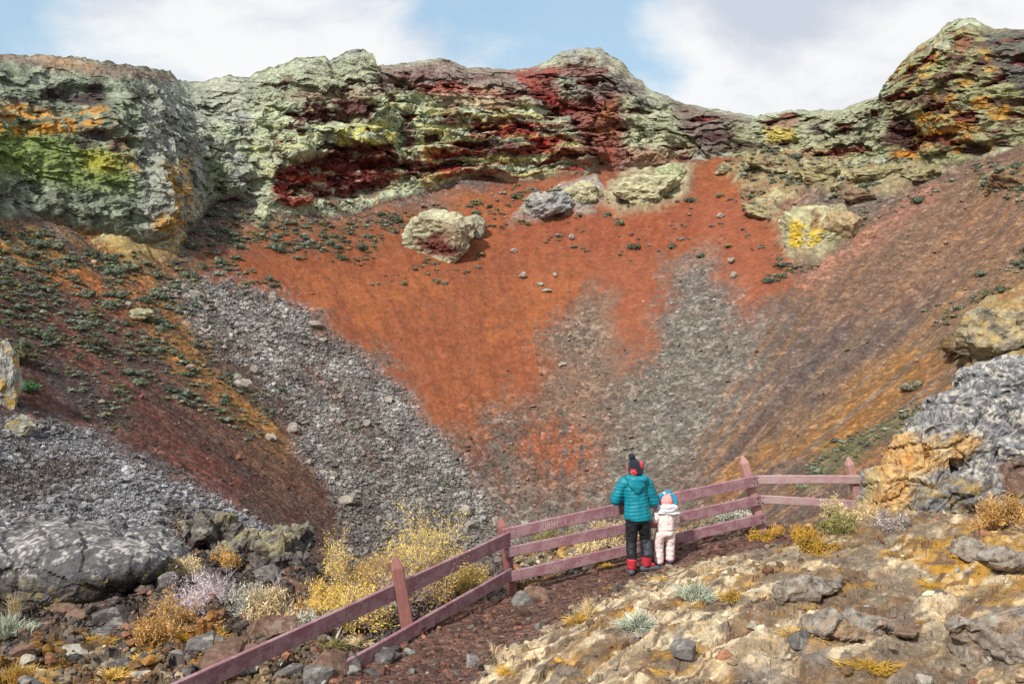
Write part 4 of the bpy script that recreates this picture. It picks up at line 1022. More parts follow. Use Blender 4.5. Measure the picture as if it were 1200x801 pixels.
for (a, b, s_, tx, cc) in ((1126,410,1.0,'large brown bush under the yellow lichened crag', (.13, .085, .04)), (24,412,.95,'dark olive bush beside the crag at the left edge', (.09, .085, .045)), (32,446,.6,'bright green low bush below the dark olive bush', (.06, .14, .06)),
                       (105,395,.6,'dark brown bush halfway down the left slope', (.08, .06, .04)), (1068,448,.5,'low grey bush above the orange cinder run', (.16, .15, .10))):
    p = crater_at(a, b + 8); m = shrub_mat('bush_foliage', cc, cc); me = cushion_mesh(int(a), 260); me.materials.append(m)
    o = link('bush', me); o.location = p; q = px_m(p) / FPX * 26 * s_; o.scale = (q, q * .9, q * .85); tag(o, tx, 'bush')

# ------------------------------------------------------------------ big near rocks
LUM = 1.15
def remesh(name, bm, voxel, smooth_it=0, fac=.5):
    me = bpy.data.meshes.new(name + '_tmp'); bm.to_mesh(me); bm.free()
    o = bpy.data.objects.new(name + '_tmp', me); COL.objects.link(o)
    r = o.modifiers.new('r', 'REMESH'); r.mode = 'VOXEL'; r.voxel_size = voxel
    if smooth_it:
        s_ = o.modifiers.new('s', 'SMOOTH'); s_.iterations = smooth_it; s_.factor = fac
    dg = bpy.context.evaluated_depsgraph_get(); out = bpy.data.meshes.new_from_object(o.evaluated_get(dg)); out.name = name
    bpy.data.objects.remove(o); bpy.data.meshes.remove(me)
    return out
def verts(me):
    a = np.empty(len(me.vertices) * 3, np.float32); me.vertices.foreach_get('co', a); return a.reshape(-1, 3)
def normals(me):
    a = np.empty(len(me.vertices) * 3, np.float32); me.vertices.foreach_get('normal', a); return a.reshape(-1, 3)
def setverts(me, V):
    me.vertices.foreach_set('co', V.astype(np.float32).ravel()); me.update()
def smooth_all(me): me.polygons.foreach_set('use_smooth', np.ones(len(me.polygons), bool))
def at_depth(px_, py_, y):
    dx, dy, dz = ray(px_, py_); return np.array([dx / dy * y, y, dz / dy * y])
def big_rock(name, label, lumps, voxel, seed, painter, crack=.06, rough=.07, mat=M_near, cuts=9):
    bm = bmesh.new()
    for j, (a, b, yd, rx, ry, rz, rot_) in enumerate(lumps):
        V, F = rock_shape(4, seed + j, cuts, (.62, .92), .05); V = rotz(V * np.array([rx, ry, rz], np.float32), rot_)
        V = V + at_depth(a, b, yd)
        vs = [bm.verts.new(tuple(map(float, p))) for p in V]
        for f in F: bm.faces.new([vs[k] for k in f])
    me = remesh(name, bm, voxel, 1)
    V = verts(me); N = normals(me); x, y, z = V.T
    w1 = fbm(x * 1.5, y * 1.5, z * 1.5 + seed, 4); s_ = z * 1.0 - .25 * x + .3 * w1
    lay_ = np.abs(pn(x * .6, y * .6, s_ * 3.2)); 
    f1, f2, cid = worley(x * 2.1 + y * 1.0 + .5 * w1, (z + .35 * y) * 2.6 + .5 * w1, seed)
    d = rough * 1.4 * fbm(x * 3, y * 3, z * 3, 5, .6) - crack * (1 - ss(0, .14, f2 - f1)) + .09 * (cid - .5) - crack * .3 * (1 - ss(0, .05, lay_)) - .35 * rough * np.abs(fbm(x * 11, y * 11, z * 11, 3))
    d = d + rough * 2.0 * facets((x + .4 * y) * 1.9, (z + .3 * y) * 2.3, seed, 1.4) + rough * .5 * facets((x + .4 * y) * 7, (z + .3 * y) * 7, seed + 7, 1.4)
    setverts(me, V + N * d[:, None]); V = verts(me); a, b, _ = proj(*V.T)
    c, k = painter(V, N, a.astype(np.float32), b.astype(np.float32), f2 - f1)
    add_attr(me, 'Col', np.clip(c, .012, .8)); add_attr(me, 'Msk', k)
    o = link(name, me, mat)
    return o
def lay2(c, m, col, amt=1.0):
    m = np.clip(m * amt, 0, 1)[:, None]; return c * (1 - m) + np.asarray(col, np.float32) * m
def paint_right(V, N, a, b, cr):
    x, y, z = V.T; f = fbm(x * 2, y * 2, z * 2, 4); g = fbm(x * 6, y * 6, z * 6, 4); h = fbm(x * 1.1 + 4, y * 1.1, z * 1.1, 3); q = fbm(x * 13, y * 13, z * 13, 3)
    c = np.tile(A(142, 142, 144), (len(V), 1)); c = lay2(c, ss(.0, .2, g), A(110, 110, 116)); c = lay2(c, ss(.10, .18, .5 * g + .9 * q + .3 * f), A(204, 198, 184), .9); c = lay2(c, ss(.1, .25, -q), A(78, 77, 82), .7); c = lay2(c, ss(.05, .0, cr), A(70, 60, 54), .7)
    ka, kb = a + 14 * f + 8 * g, b + 14 * h + 8 * g
    org = pmask(ka, kb, [(1000,600),(1022,548),(1048,500),(1062,505),(1082,520),(1110,515),(1140,506),(1150,514),(1125,540),(1095,548),(1070,575),(1055,605),(1030,622),(1005,618)], 7)
    c = lay2(c, org, A(206, 168, 112), .95); c = lay2(c, org * ss(.0, .2, g), A(194, 142, 76), .85); c = lay2(c, org * ss(.05, .2, f + .4 * q), A(220, 202, 162), .85); c = lay2(c, org * ss(.1, .25, q), A(124, 84, 56), .7)
    low = pmask(ka, kb, [(1060,590),(1110,560),(1160,570),(1260,575),(1300,660),(1030,660)], 12)
    c = lay2(c, low * ss(-.1, .2, g), A(150, 128, 84), .85); c = lay2(c, low * ss(.05, .2, f), A(196, 158, 60), .7); c = lay2(c, low * ss(.05, .2, q), A(70, 60, 52), .75)
    c = lay2(c, pmask(ka, kb, [(1170,545),(1210,540),(1220,580),(1180,578)], 8), A(106, 70, 52), .8)
    c = lay2(c, pmask(ka, kb, [(1000,618),(1008,575),(1024,548),(1030,560),(1016,600)], 5), A(176, 166, 120), .8)
    k = np.tile(np.array([.1, .5, .1], np.float32), (len(V), 1)); k[:, 1] *= 1 - .6 * org
    return c, k
o = big_rock('rock_outcrop', '', [(1046,588,14.4,.46,.6,.55,.2),(1072,548,14.6,.42,.6,.55,.5),(1096,512,14.8,.52,.7,.42,.1),(1060,520,14.7,.16,.3,.24,.4),(1130,478,15.2,.62,.7,.42,.0),(1178,446,15.6,.75,.8,.36,.3),(1150,520,14.9,.75,.8,.6,.7),(1160,572,14.3,.85,.7,.42,.1),
        (1240,520,15.0,1.1,1.0,1.05,.2),(1230,440,15.8,.9,.9,.45,.4),(1110,590,14.3,.6,.6,.38,.9),(1350,500,15.5,1.3,1.2,1.3,.5),(1085,575,14.35,.3,.4,.3,.3)], .033, 300, paint_right, .075, .055)
tag(o, 'big grey rock mass with an orange cleft face where the fence ends', 'outcrop')
def paint_whale(V, N, a, b, cr):
    x, y, z = V.T; f = fbm(x * 1.6, y * 1.6, z * 2, 4); g = fbm(x * 5, y * 5, z * 5, 4); q = fbm(x * 12, y * 12, z * 12, 3)
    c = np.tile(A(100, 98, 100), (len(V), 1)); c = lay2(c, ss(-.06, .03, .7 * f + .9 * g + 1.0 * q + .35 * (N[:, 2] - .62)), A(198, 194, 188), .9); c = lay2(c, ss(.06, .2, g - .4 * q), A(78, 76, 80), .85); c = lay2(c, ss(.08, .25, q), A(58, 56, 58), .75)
    dn = ss(.05, .25, -N[:, 2] + .1 + .3 * f); c = lay2(c, dn, A(84, 78, 72), .7); c = lay2(c, dn * ss(.15, .3, q), A(150, 130, 60), .6)  # down-facing sides darkened: shade under the boulder put into the colour
    return c, np.tile(np.array([.05, .22, .05], np.float32), (len(V), 1))
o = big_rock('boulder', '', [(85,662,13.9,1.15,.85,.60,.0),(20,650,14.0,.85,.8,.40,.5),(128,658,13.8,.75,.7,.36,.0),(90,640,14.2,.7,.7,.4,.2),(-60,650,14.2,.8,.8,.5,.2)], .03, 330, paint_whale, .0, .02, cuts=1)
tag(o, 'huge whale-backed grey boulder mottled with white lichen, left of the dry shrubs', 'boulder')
o = big_rock('boulder', '', [(150,640,15.2,.75,.6,.36,.0),(185,652,15.0,.5,.5,.28,.4)], .03, 340, paint_whale, .0, .022, cuts=2)
tag(o, 'grey slab-backed boulder tucked behind the huge whale-backed one', 'boulder')
def paint_lava(V, N, a, b, cr):
    x, y, z = V.T; g = fbm(x * 4, y * 4, z * 4, 4); q = fbm(x * 10, y * 10, z * 10, 3); f = fbm(x * 1.4, y * 1.4, z * 1.4, 4)
    c = np.tile(A(104, 100, 96), (len(V), 1)); c = lay2(c, ss(.05, .25, g), A(150, 148, 136), .85); c = lay2(c, ss(.1, .28, q), A(66, 62, 62), .8); c = lay2(c, ss(.12, .3, f), A(120, 84, 66), .7)
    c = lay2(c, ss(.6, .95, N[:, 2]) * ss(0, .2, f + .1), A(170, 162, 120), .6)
    return c, np.tile(np.array([.35, .6, .4], np.float32), (len(V), 1))
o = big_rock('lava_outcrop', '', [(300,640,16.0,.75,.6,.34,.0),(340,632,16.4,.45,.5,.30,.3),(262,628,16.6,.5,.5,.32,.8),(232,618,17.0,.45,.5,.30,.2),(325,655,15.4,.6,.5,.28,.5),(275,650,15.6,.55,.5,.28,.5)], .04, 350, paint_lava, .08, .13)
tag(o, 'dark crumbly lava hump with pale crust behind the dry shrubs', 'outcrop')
def paint_brown(V, N, a, b, cr):
    x, y, z = V.T; g = fbm(x * 6, y * 6, z * 6, 4); q = fbm(x * 16, y * 16, z * 16, 3); f = fbm(x * 2, y * 2, z * 2, 4)
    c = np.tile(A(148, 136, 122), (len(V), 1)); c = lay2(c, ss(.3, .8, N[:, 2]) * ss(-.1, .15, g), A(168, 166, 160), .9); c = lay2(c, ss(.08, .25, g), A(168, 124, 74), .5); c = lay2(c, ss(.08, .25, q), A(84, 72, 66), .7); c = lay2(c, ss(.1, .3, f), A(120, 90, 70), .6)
    return c, np.tile(np.array([.05, .4, .3], np.float32), (len(V), 1))
def gpt(a, b): 
    p = ground_at(a, b); return p
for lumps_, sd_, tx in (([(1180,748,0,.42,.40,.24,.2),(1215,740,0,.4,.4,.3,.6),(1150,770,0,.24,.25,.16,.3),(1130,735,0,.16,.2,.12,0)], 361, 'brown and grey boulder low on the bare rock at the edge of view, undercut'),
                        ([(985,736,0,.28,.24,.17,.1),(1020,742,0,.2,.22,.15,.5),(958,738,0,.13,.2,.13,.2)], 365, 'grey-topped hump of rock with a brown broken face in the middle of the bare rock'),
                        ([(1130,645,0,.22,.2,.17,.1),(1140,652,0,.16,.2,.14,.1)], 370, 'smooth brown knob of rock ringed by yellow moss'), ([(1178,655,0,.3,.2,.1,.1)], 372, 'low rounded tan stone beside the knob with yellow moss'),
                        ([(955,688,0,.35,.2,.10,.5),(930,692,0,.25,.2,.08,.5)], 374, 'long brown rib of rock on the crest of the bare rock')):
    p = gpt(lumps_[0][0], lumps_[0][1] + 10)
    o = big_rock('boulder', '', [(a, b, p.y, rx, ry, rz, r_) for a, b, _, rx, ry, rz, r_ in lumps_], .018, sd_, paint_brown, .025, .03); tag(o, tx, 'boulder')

# ------------------------------------------------------------------ loose stones on the near ground
st_me = []
for i in range(8):
    st_me.append(nparr('stone', *rock_shape(2, 500 + i, 9, (.45, .85), .06)))
mats = {'dark': M_stone_dark, 'rust': M_stone_rust, 'pale': M_stone_pale}
stv = {k: [] for k in mats}
for k, m in mats.items():
    for me in st_me:
        c = me.copy(); c.materials.append(m); stv[k].append(c)
ZST = [([(0,700),(200,690),(220,740),(430,735),(470,770),(420,801),(0,801)], 110, 'left'), ([(180,640),(370,640),(370,700),(200,700)], 40, 'left'), ([(430,770),(560,720),(720,690),(600,760),(540,801),(430,801)], 34, 'path'), ([(600,640),(740,600),(740,650),(620,690)], 26, 'fence'),
       ([(560,801),(700,740),(900,680),(1190,640),(1190,801)], 16, 'rock')]
LS = {('left','dark'): 'dark angular stone in the rubble between the huge boulder and the fence', ('left','rust'): 'rust brown angular stone in the rubble between the huge boulder and the fence', ('left','pale'): 'pale grey angular stone in the rubble between the huge boulder and the fence',
      ('path','dark'): 'small dark stone lying on the brown cinder path', ('path','rust'): 'small rust coloured stone lying on the brown cinder path', ('path','pale'): 'small pale stone lying on the brown cinder path',
      ('fence','dark'): 'dark stone among pale grass behind the three-rail fence section', ('fence','rust'): 'rust stone among pale grass behind the three-rail fence section', ('fence','pale'): 'pale stone among pale grass behind the three-rail fence section',
      ('rock','dark'): 'small dark stone resting on the bare cream rock', ('rock','rust'): 'small brown stone resting on the bare cream rock', ('rock','pale'): 'small pale stone resting on the bare cream rock'}
def in_poly(a, b, pts_): return pmask(np.array([a], np.float32), np.array([b], np.float32), pts_, .5)[0] > .5
rs = np.random.default_rng(77)
# quick lookup of the near ground by pixel
gpx, gpy, gfw = proj(gx, gy, GZ)
def near_pick(pts_, n_):
    m = np.nonzero((gy > 4) & (gy < 17.6) & (pmask(gpx.astype(np.float32), gpy.astype(np.float32), pts_, .5) > .5))[0]
    return m[rs.choice(len(m), n_, replace=False)]
for pts_, n_, zone in ZST:
    for i in near_pick(pts_, n_):
        k = rs.choice(['dark', 'rust', 'pale'], p=[.72, .14, .14] if zone != 'rock' else [.35, .05, .6]); r_ = (.04 * (1 - rs.random()) ** -.5) * (1.0 if zone == 'left' else .55); r_ = min(r_, .18)
        o = link('stone', stv[k][int(rs.integers(8))]); o.location = (gx[i], gy[i], GZ[i] + r_ * .2); o.scale = (r_ * rs.uniform(.9, 1.6), r_ * rs.uniform(.8, 1.3), r_ * rs.uniform(.5, .9)); o.rotation_euler = (rs.uniform(-.3, .3), rs.uniform(-.3, .3), rs.uniform(0, 6.28))
        lb = LS[(zone, k)]
        if zone == 'left':
            wh = 'just in front of the huge boulder' if gpx[i] < 130 and gpy[i] < 745 else 'in the mossy rubble at the bottom left' if gpx[i] < 200 and gpy[i] >= 745 else 'under the lava hump behind the dry bushes' if gpy[i] < 690 else 'below the dry bushes' if gpx[i] < 290 else 'beside the lowest rail'
            lb = ('large ' if r_ > .085 else 'small ') + {'dark': 'dark angular stone ', 'rust': 'rust brown angular stone ', 'pale': 'pale grey angular stone '}[k] + wh
        tag(o, lb, 'stone', {'left': 'stones in the rubble left of the fence', 'path': 'stones on the cinder path', 'fence': 'stones behind the fence', 'rock': 'stones on the bare rock'}[zone])
for (a, b, k, r_, sx_, sz__, tx) in ((388,788,'rust',.22,1.2,.75,'brown flat-topped block by the lower end of the fence'), (632,703,'rust',.19,1.4,.75,'tan and grey stone at the foot of the second post'), (612,706,'dark',.16,1.2,.8,'dark stone beside the tan stone at the foot of the second post'),
        (455,726,'pale',.22,1.3,.8,'pale grey stone left of the first post, under the yellow bush'), (323,740,'rust',.26,1.7,.6,'tilted brown slab of rock above the lower rail'), (345,690,'rust',.2,1.3,.7,'layered brown stone right of the dry shrubs'),
        (262,775,'rust',.2,1.6,.5,'orange brown slab in the rubble just left of the rail'), (240,762,'dark',.2,1.2,.8,'dark block above the orange brown slab'), (130,728,'dark',.2,1.2,.7,'dark block in front of the huge boulder'), (90,725,'rust',.16,1.2,.7,'brown block beneath the huge boulder'),
        (480,765,'dark',.06,1.2,.8,'dark pebble on the path below the first post'), (1065,745,'rust',.12,1.5,.5,'orange brown flake below the grey-topped hump'), (935,752,'dark',.12,1.2,.6,'blue-grey stone left of the grey-topped hump'), (370,800,'dark',.2,1.3,.7,'grey block at the bottom beside the flat-topped block')):
    p = ground_at(a, b); o = link('stone', stv[k][(a + b) % 8]); o.location = p + Vector((0, 0, r_ * .25)); o.scale = (r_ * sx_, r_, r_ * sz__); o.rotation_euler = (.1, -.15, a * .7); tag(o, tx, 'stone')
grv = [nparr('gravel', *rock_shape(1, 900 + i, 6, (.5, .9), .0)) for i in range(5)]
SRC_grv = variants('gravel_sources', grv, M_gravel)
gw = np.where((gy > 4.5) & (gy < 18.5) & (gpx > -150) & (gpx < 1350) & (gpy > 560), 1.0, 0.0) * (gp * .9 + go * 1.5 + gr * .07) * np.maximum(np.hypot(gx, gy), 5) ** 3
pk = np.random.default_rng(5).choice(len(gx), 34000, p=gw / gw.sum())
rr2 = np.random.default_rng(6); n_ = len(pk)
gs = .014 * (1 - rr2.random(n_)) ** -.45 * np.where(gp[pk] > .5, .8, 1.35); gs = np.minimum(gs, .09)
tt_ = np.where(rr2.random((n_, 1)) < .12, A(140, 98, 76)[None], C[pk]) * rr2.uniform(.45, 1.45, (n_, 1))
scatter('loose_gravel', np.stack([gx[pk] + rr2.normal(size=n_) * .02, gy[pk] + rr2.normal(size=n_) * .03, GZ[pk] + gs * .15], 1), np.stack([gs * rr2.uniform(.8, 1.5, n_), gs, gs * rr2.uniform(.5, .9, n_)], 1),
        rr2.uniform(0, 6.28, (n_, 3)) * np.array([.1, .1, 1]), rr2.integers(0, 5, n_), np.clip(tt_, .02, .6), SRC_grv)

# ------------------------------------------------------------------ fence
def wood(name, c1, c2, worn, wamt):
    wamt = wamt * .7
    m, nt, bs = new_mat(name)
    oc_ = nt.n('ShaderNodeTexCoord').outputs['Object']
    st_ = nt.n('ShaderNodeMapping', {'Vector': oc_, 'Scale': (1.2, 14, 14)}).outputs[0]
    n1 = nt.noise(st_, 3.0, 6, .65, .4).outputs[0]; n2 = nt.noise(oc_, 5, 5, .65).outputs[0]; n3 = nt.noise(oc_, 28, 3, .6).outputs[0]
    c = nt.mix(nt.ramp(n1, .35, .65), c1, c2); c = nt.mix(nt.math('MULTIPLY', nt.ramp(nt.math('MULTIPLY_ADD', n3, .45, n2), .66, .80), wamt), c, worn)
    nt.t.links.new(c, bs.inputs['Base Color']); bs.inputs['Roughness'].default_value = .6; bs.inputs['Specular IOR Level'].default_value = .35
    nt.t.links.new(nt.n('ShaderNodeBump', {'Height': n1, 'Strength': .35, 'Distance': .01}).outputs[0], bs.inputs['Normal'])
    return m
M_rail = wood('mauve_paint', (.23, .105, .125), (.29, .142, .162), (.46, .34, .34), .5)
M_rail2 = wood('pale_pink_paint', (.42, .24, .26), (.50, .31, .32), (.5, .42, .38), .7)  # second rail paint: a lighter pink for the right-hand section
M_post = wood('post_paint', (.22, .085, .08), (.28, .12, .11), (.33, .16, .12), .5)
M_post2 = wood('pale_post_paint', (.38, .19, .195), (.46, .26, .25), (.42, .24, .15), .6)  # lighter tone for the third and fourth posts
def board(name, A_, B_, hgt, thk, mat, parent, nseg=10, warp_=.006, up=Vector((0, 0, 1)), seed=0):
    """plank from A to B, origin at A, local x along its length"""
    A_, B_ = Vector(A_), Vector(B_); L_ = (B_ - A_).length; xd = (B_ - A_).normalized(); yd = up.cross(xd).normalized(); zd = xd.cross(yd)
    bm = bmesh.new(); rings = []; r = random.Random(seed)
    bev = min(hgt, thk) * .14
    prof_ = [(-thk/2+bev,-hgt/2),(thk/2-bev,-hgt/2),(thk/2,-hgt/2+bev),(thk/2,hgt/2-bev),(thk/2-bev,hgt/2),(-thk/2+bev,hgt/2),(-thk/2,hgt/2-bev),(-thk/2,-hgt/2+bev)]
    for i in range(nseg + 1):
        t = i / nseg; oy = warp_ * math.sin(t * 3.1 + seed); oz = warp_ * math.sin(t * 4.3 + seed * 2)
        rings.append([bm.verts.new((t * L_, p[0] + oy, p[1] * (1 + .03 * math.sin(t * 11 + seed)) + oz)) for p in prof_])
    for a, b in zip(rings, rings[1:]):
        for k in range(8): bm.faces.new((a[k], b[k], b[(k + 1) % 8], a[(k + 1) % 8]))
    bm.faces.new(list(reversed(rings[0]))); bm.faces.new(rings[-1])
    bmesh.ops.recalc_face_normals(bm, faces=bm.faces)
    me = bpy.data.meshes.new(name); bm.to_mesh(me); bm.free()
    o = link(name, me, mat, parent); M = Matrix((xd, yd, zd)).transposed().to_4x4(); M.translation = A_; o.matrix_local = M
    return o
def post(Bp, Tp, wd, mat, parent):
    Bp, Tp = Vector(Bp), Vector(Tp); zd = (Tp - Bp).normalized(); L_ = (Tp - Bp).length; yd = zd.cross(Vector((1, .25, 0))).normalized(); xd = yd.cross(zd)
    bm = bmesh.new(); h = wd / 2; b = wd * .1; rings = []
    def ring(z, s): 
        pr = [(-h+b,-h),(h-b,-h),(h,-h+b),(h,h-b),(h-b,h),(-h+b,h),(-h,h-b),(-h,-h+b)]
        return [bm.verts.new((z, p[0] * s, p[1] * s)) for p in pr]
    for z, s in ((-.6, 1), (0, 1), (L_ * .5, .98), (L_ - wd * 1.0, .97), (L_ - wd * .88, .9), (L_ - wd * .15, .30), (L_, .07)): rings.append(ring(z, s))
    for p, q in zip(rings, rings[1:]):
        for k in range(8): bm.faces.new((p[k], q[k], q[(k + 1) % 8], p[(k + 1) % 8]))
    bm.faces.new(list(reversed(rings[0]))); bm.faces.new(rings[-1]); bmesh.ops.recalc_face_normals(bm, faces=bm.faces)
    me = bpy.data.meshes.new('post'); bm.to_mesh(me); bm.free(); o = link('post', me, mat, parent)
    M = Matrix((zd, xd, yd)).transposed().to_4x4(); M.translation = Bp; o.matrix_local = M
    return o
PD = {}
for k, (a, b) in {1: (478, 741), 2: (600, 696), 3: (893, 622), 4: (1008, 604)}.items(): PD[k] = ground_at(a, b).y
PD[4] = PD[3] + .55
print('post depth', PD)
fence = empty('timber_fence', (0, 12.0, -4.0)); tag(fence, 'weathered mauve timber fence with pointed posts along the crater path', 'fence')
class _F: pass
def loc(v): return Vector(v) - fence.location
for k, (tb, bb, wd, mt) in {1: ((463, 651), (479, 744), .145, M_post), 2: ((586.5, 605), (601, 697), .13, M_post), 3: ((869.5, 533), (893.5, 623), .125, M_post2), 4: ((993.5, 535), (1009, 602), .12, M_post2)}.items():
    post(loc(at_depth(*bb, PD[k])), loc(at_depth(*tb, PD[k])), wd, mt, fence)
OFF = .10                                                           # rails sit on the path side of the posts
dl = (PD[2] - PD[1]) / (598 - 473)
def rl(a, b, y): return loc(at_depth(a, b, y - OFF))
y0_ = PD[1] - 2.3
rails = [board('rail', rl(150, 838, y0_ - .6), rl(596, 630, PD[2]), .185, .05, M_rail, fence, 14, .008, seed=1),
         board('rail', rl(395, 788, PD[1] - 1.2), rl(598, 672.5, PD[2]), .165, .05, M_rail, fence, 12, .006, seed=2)]
t0 = board('rail', rl(588, 626, PD[2] - .03), rl(886, 562.5, PD[3]), .16, .05, M_rail, fence, 14, .010, seed=3)
rails += [board('rail', rl(591, 648, PD[2] - .03), rl(891, 585, PD[3]), .145, .05, M_rail, fence, 12, .008, seed=4), board('rail', rl(595, 675, PD[2] - .03), rl(896, 607.5, PD[3]), .15, .05, M_rail, fence, 12, .008, seed=5)]
board('rail', rl(884, 561.5, PD[3] + .02), rl(1040, 562, PD[4] + .2), .125, .05, M_rail2, fence, 10, .006, seed=6); board('rail', rl(890, 585, PD[3] + .02), rl(1040, 592, PD[4] + .2), .118, .05, M_rail2, fence, 10, .006, seed=7)
M_bolt, _nb, _bb = new_mat('rusty_nail'); _bb.inputs['Base Color'].default_value = (.05, .03, .025, 1); _bb.inputs['Metallic'].default_value = .6
Vn, Fn = ico(1); nail_me = nparr('nail', Vn * np.array([.011, .006, .011], np.float32), Fn, True)
for rl_ in [c for c in list(fence.children) if c.name.startswith('rail')]:
    xs_all = [v.co.x for v in rl_.data.vertices]; L_ = max(xs_all); y0n = min(v.co.y for v in rl_.data.vertices)
    for fx in (.045, L_ - .05):
        for fz in (-.035, .035):
            o = link('nail', nail_me, M_bolt, rl_); o.location = (fx, -.027, fz)
# pale letters scratched into the upper rail
m_s, nt_s, bs_s = new_mat('scratched_wood'); bs_s.inputs['Base Color'].default_value = (.5, .36, .34, 1)
xs_ = .60
for k, pts_ in enumerate(([(0,.05),(-.012,.0),(-.006,-.045),(.02,-.06),(.032,-.03),(.03,.04)], [(.058,.04),(.06,-.05)], [(.06,.0),(.085,.0)], [(.088,.045),(.086,-.045)], [(.125,.05),(.13,-.02)], [(.16,.05),(.165,-.03)], [(.20,.045),(.205,-.01)], [(.32,.05),(.325,-.03),(.34,-.03)])):
    bm = bmesh.new()
    for (a, b), (c, d) in zip(pts_, pts_[1:]):
        v = Vector((c - a, d - b, 0)).normalized(); n_x, n_z = -v.y * .0048, v.x * .0048; base = math.hypot(c - a, d - b)
        q = [(a + n_x, b + n_z), (a - n_x, b - n_z), (c - n_x, d - n_z), (c + n_x, d + n_z)]
        vv = [bm.verts.new((xs_ + p[0], y, p[1])) for y in (-.002, .002) for p in q]
        for f in ((0,1,2,3),(7,6,5,4),(0,4,5,1),(1,5,6,2),(2,6,7,3),(3,7,4,0)): bm.faces.new([vv[i] for i in f])
    bmesh.ops.recalc_face_normals(bm, faces=bm.faces)
    me = bpy.data.meshes.new('scratched_letter'); bm.to_mesh(me); bm.free(); o = link('scratched_letter', me, m_s, t0); o.location = (0, -.0285 + .010 * math.sin(.15 * 3.1 + 3), .0)

# ------------------------------------------------------------------ people
def cloth(name, c, rough=.75, bump=.25, scale=60, var=.18, sheen=0.0):
    m, nt, bs = new_mat(name)
    oc_ = nt.n('ShaderNodeTexCoord').outputs['Object']
    n1 = nt.noise(oc_, 9, 5, .6).outputs[0]; n2 = nt.noise(oc_, scale, 3, .6).outputs[0]
    f = nt.ramp(n1, .3, .7, 1 - var, 1 + var)
    cc = nt.mix(1.0, c, nt.n('ShaderNodeCombineColor', {0: f, 1: f, 2: f}).outputs[0], 'MULTIPLY')
    nt.t.links.new(cc, bs.inputs['Base Color']); bs.inputs['Roughness'].default_value = rough; bs.inputs['Specular IOR Level'].default_value = .3
    if sheen: bs.inputs['Sheen Weight'].default_value = sheen
    h = nt.math('MULTIPLY_ADD', n1, 1.0, nt.math('MULTIPLY', n2, .2))
    nt.t.links.new(nt.n('ShaderNodeBump', {'Height': h, 'Strength': bump, 'Distance': .03}).outputs[0], bs.inputs['Normal'])
    return m
M_skin = cloth('skin', (.46, .25, .17), .5, .05, 80, .06)
M_teal = cloth('teal_nylon', (.004, .19, .25), .45, .2, 40, .12); M_black = cloth('black_trousers', (.014, .016, .02), .6, .35, 60, .2); M_shin = cloth('grey_sheen_cloth', (.045, .055, .075), .6, .3, 60, .2)  # last one: paler grey for the sheen of light on the trousers
M_red = cloth('red_boot', (.50, .035, .055), .6, .3, 50, .15); M_sole = cloth('grey_rubber', (.075, .085, .11), .6, .1, 50, .15); M_knit = cloth('navy_knit', (.014, .017, .026), .9, .5, 120, .2, .2); M_coral = cloth('coral_knit', (.72, .07, .09), .9, .4, 120, .12)
M_snow = cloth('pale_pink_suit', (.74, .60, .58), .65, .4, 40, .08); M_scarf = cloth('white_lilac_scarf', (.70, .68, .74), .85, .4, 60, .06); M_pinkhat = cloth('pink_knit', (.80, .33, .31), .9, .4, 100, .12); M_blue = cloth('blue_knit', (.01, .30, .50), .9, .4, 100, .1)
M_mitten = cloth('magenta_mitten', (.75, .05, .20), .8, .3, 80, .1); M_navyboot = cloth('navy_boot', (.03, .035, .085), .6, .3, 60, .2); M_hair = cloth('brown_hair', (.06, .032, .018), .6, .6, 120, .3)

def hull(bm, pts_):
    vs = [bm.verts.new(tuple(map(float, p))) for p in pts_]
    r = bmesh.ops.convex_hull(bm, input=vs)
    bmesh.ops.delete(bm, geom=[g for g in r['geom_interior'] if isinstance(g, bmesh.types.BMVert)], context='VERTS')
UN = ico(2)[0]
def caps(bm, p0, r0, p1, r1):
    r0 = np.broadcast_to(np.asarray(r0, float), 3); r1 = np.broadcast_to(np.asarray(r1, float), 3)
    hull(bm, np.concatenate([UN * r0 + np.asarray(p0), UN * r1 + np.asarray(p1)]))
def chain(bm, nodes):
    for (p0, r0), (p1, r1) in zip(nodes, nodes[1:]): caps(bm, p0, r0, p1, r1)
def shape(name, chains, voxel, sm, mat, parent, post=None):
    bm = bmesh.new()
    for c in chains: chain(bm, c)
    me = remesh(name, bm, voxel, sm)
    if post is not None: setverts(me, post(verts(me), normals(me)))
    smooth_all(me); return link(name, me, mat, parent)
def finger_hand(wrist, d, up_, side_, s):
    """chains for a relaxed hand: palm, four unequal bent fingers, thumb from the side"""
    w_, d, u_, sd_ = map(lambda q: np.asarray(q, float), (wrist, d, up_, side_)); out = []
    out.append([(w_, .026 * s), (w_ + d * .045 * s, np.array([.03, .03, .03]) * s * .8), (w_ + d * .085 * s, .022 * s)])
    for k, (o_, l_) in enumerate(((-.030, .062), (-.010, .072), (.011, .067), (.030, .052))):
        b = w_ + d * .085 * s + sd_ * o_ * s
        k1 = b + (d * .9 - u_ * .35) * l_ * .5 * s; k2 = k1 + (d * .6 - u_ * .8) * l_ * .3 * s; k3 = k2 + (d * .2 - u_ * .95) * l_ * .25 * s
        out.append([(b - d * .02 * s, .010 * s), (k1, .0092 * s), (k2, .0085 * s), (k3, .0075 * s)])
    b = w_ + d * .035 * s - sd_ * .026 * s
    out.append([(b, .013 * s), (b + (d * .6 - sd_ * .7) * .035 * s, .0115 * s), (b + (d * .95 - sd_ * .75) * .06 * s, .009 * s)])
    return out

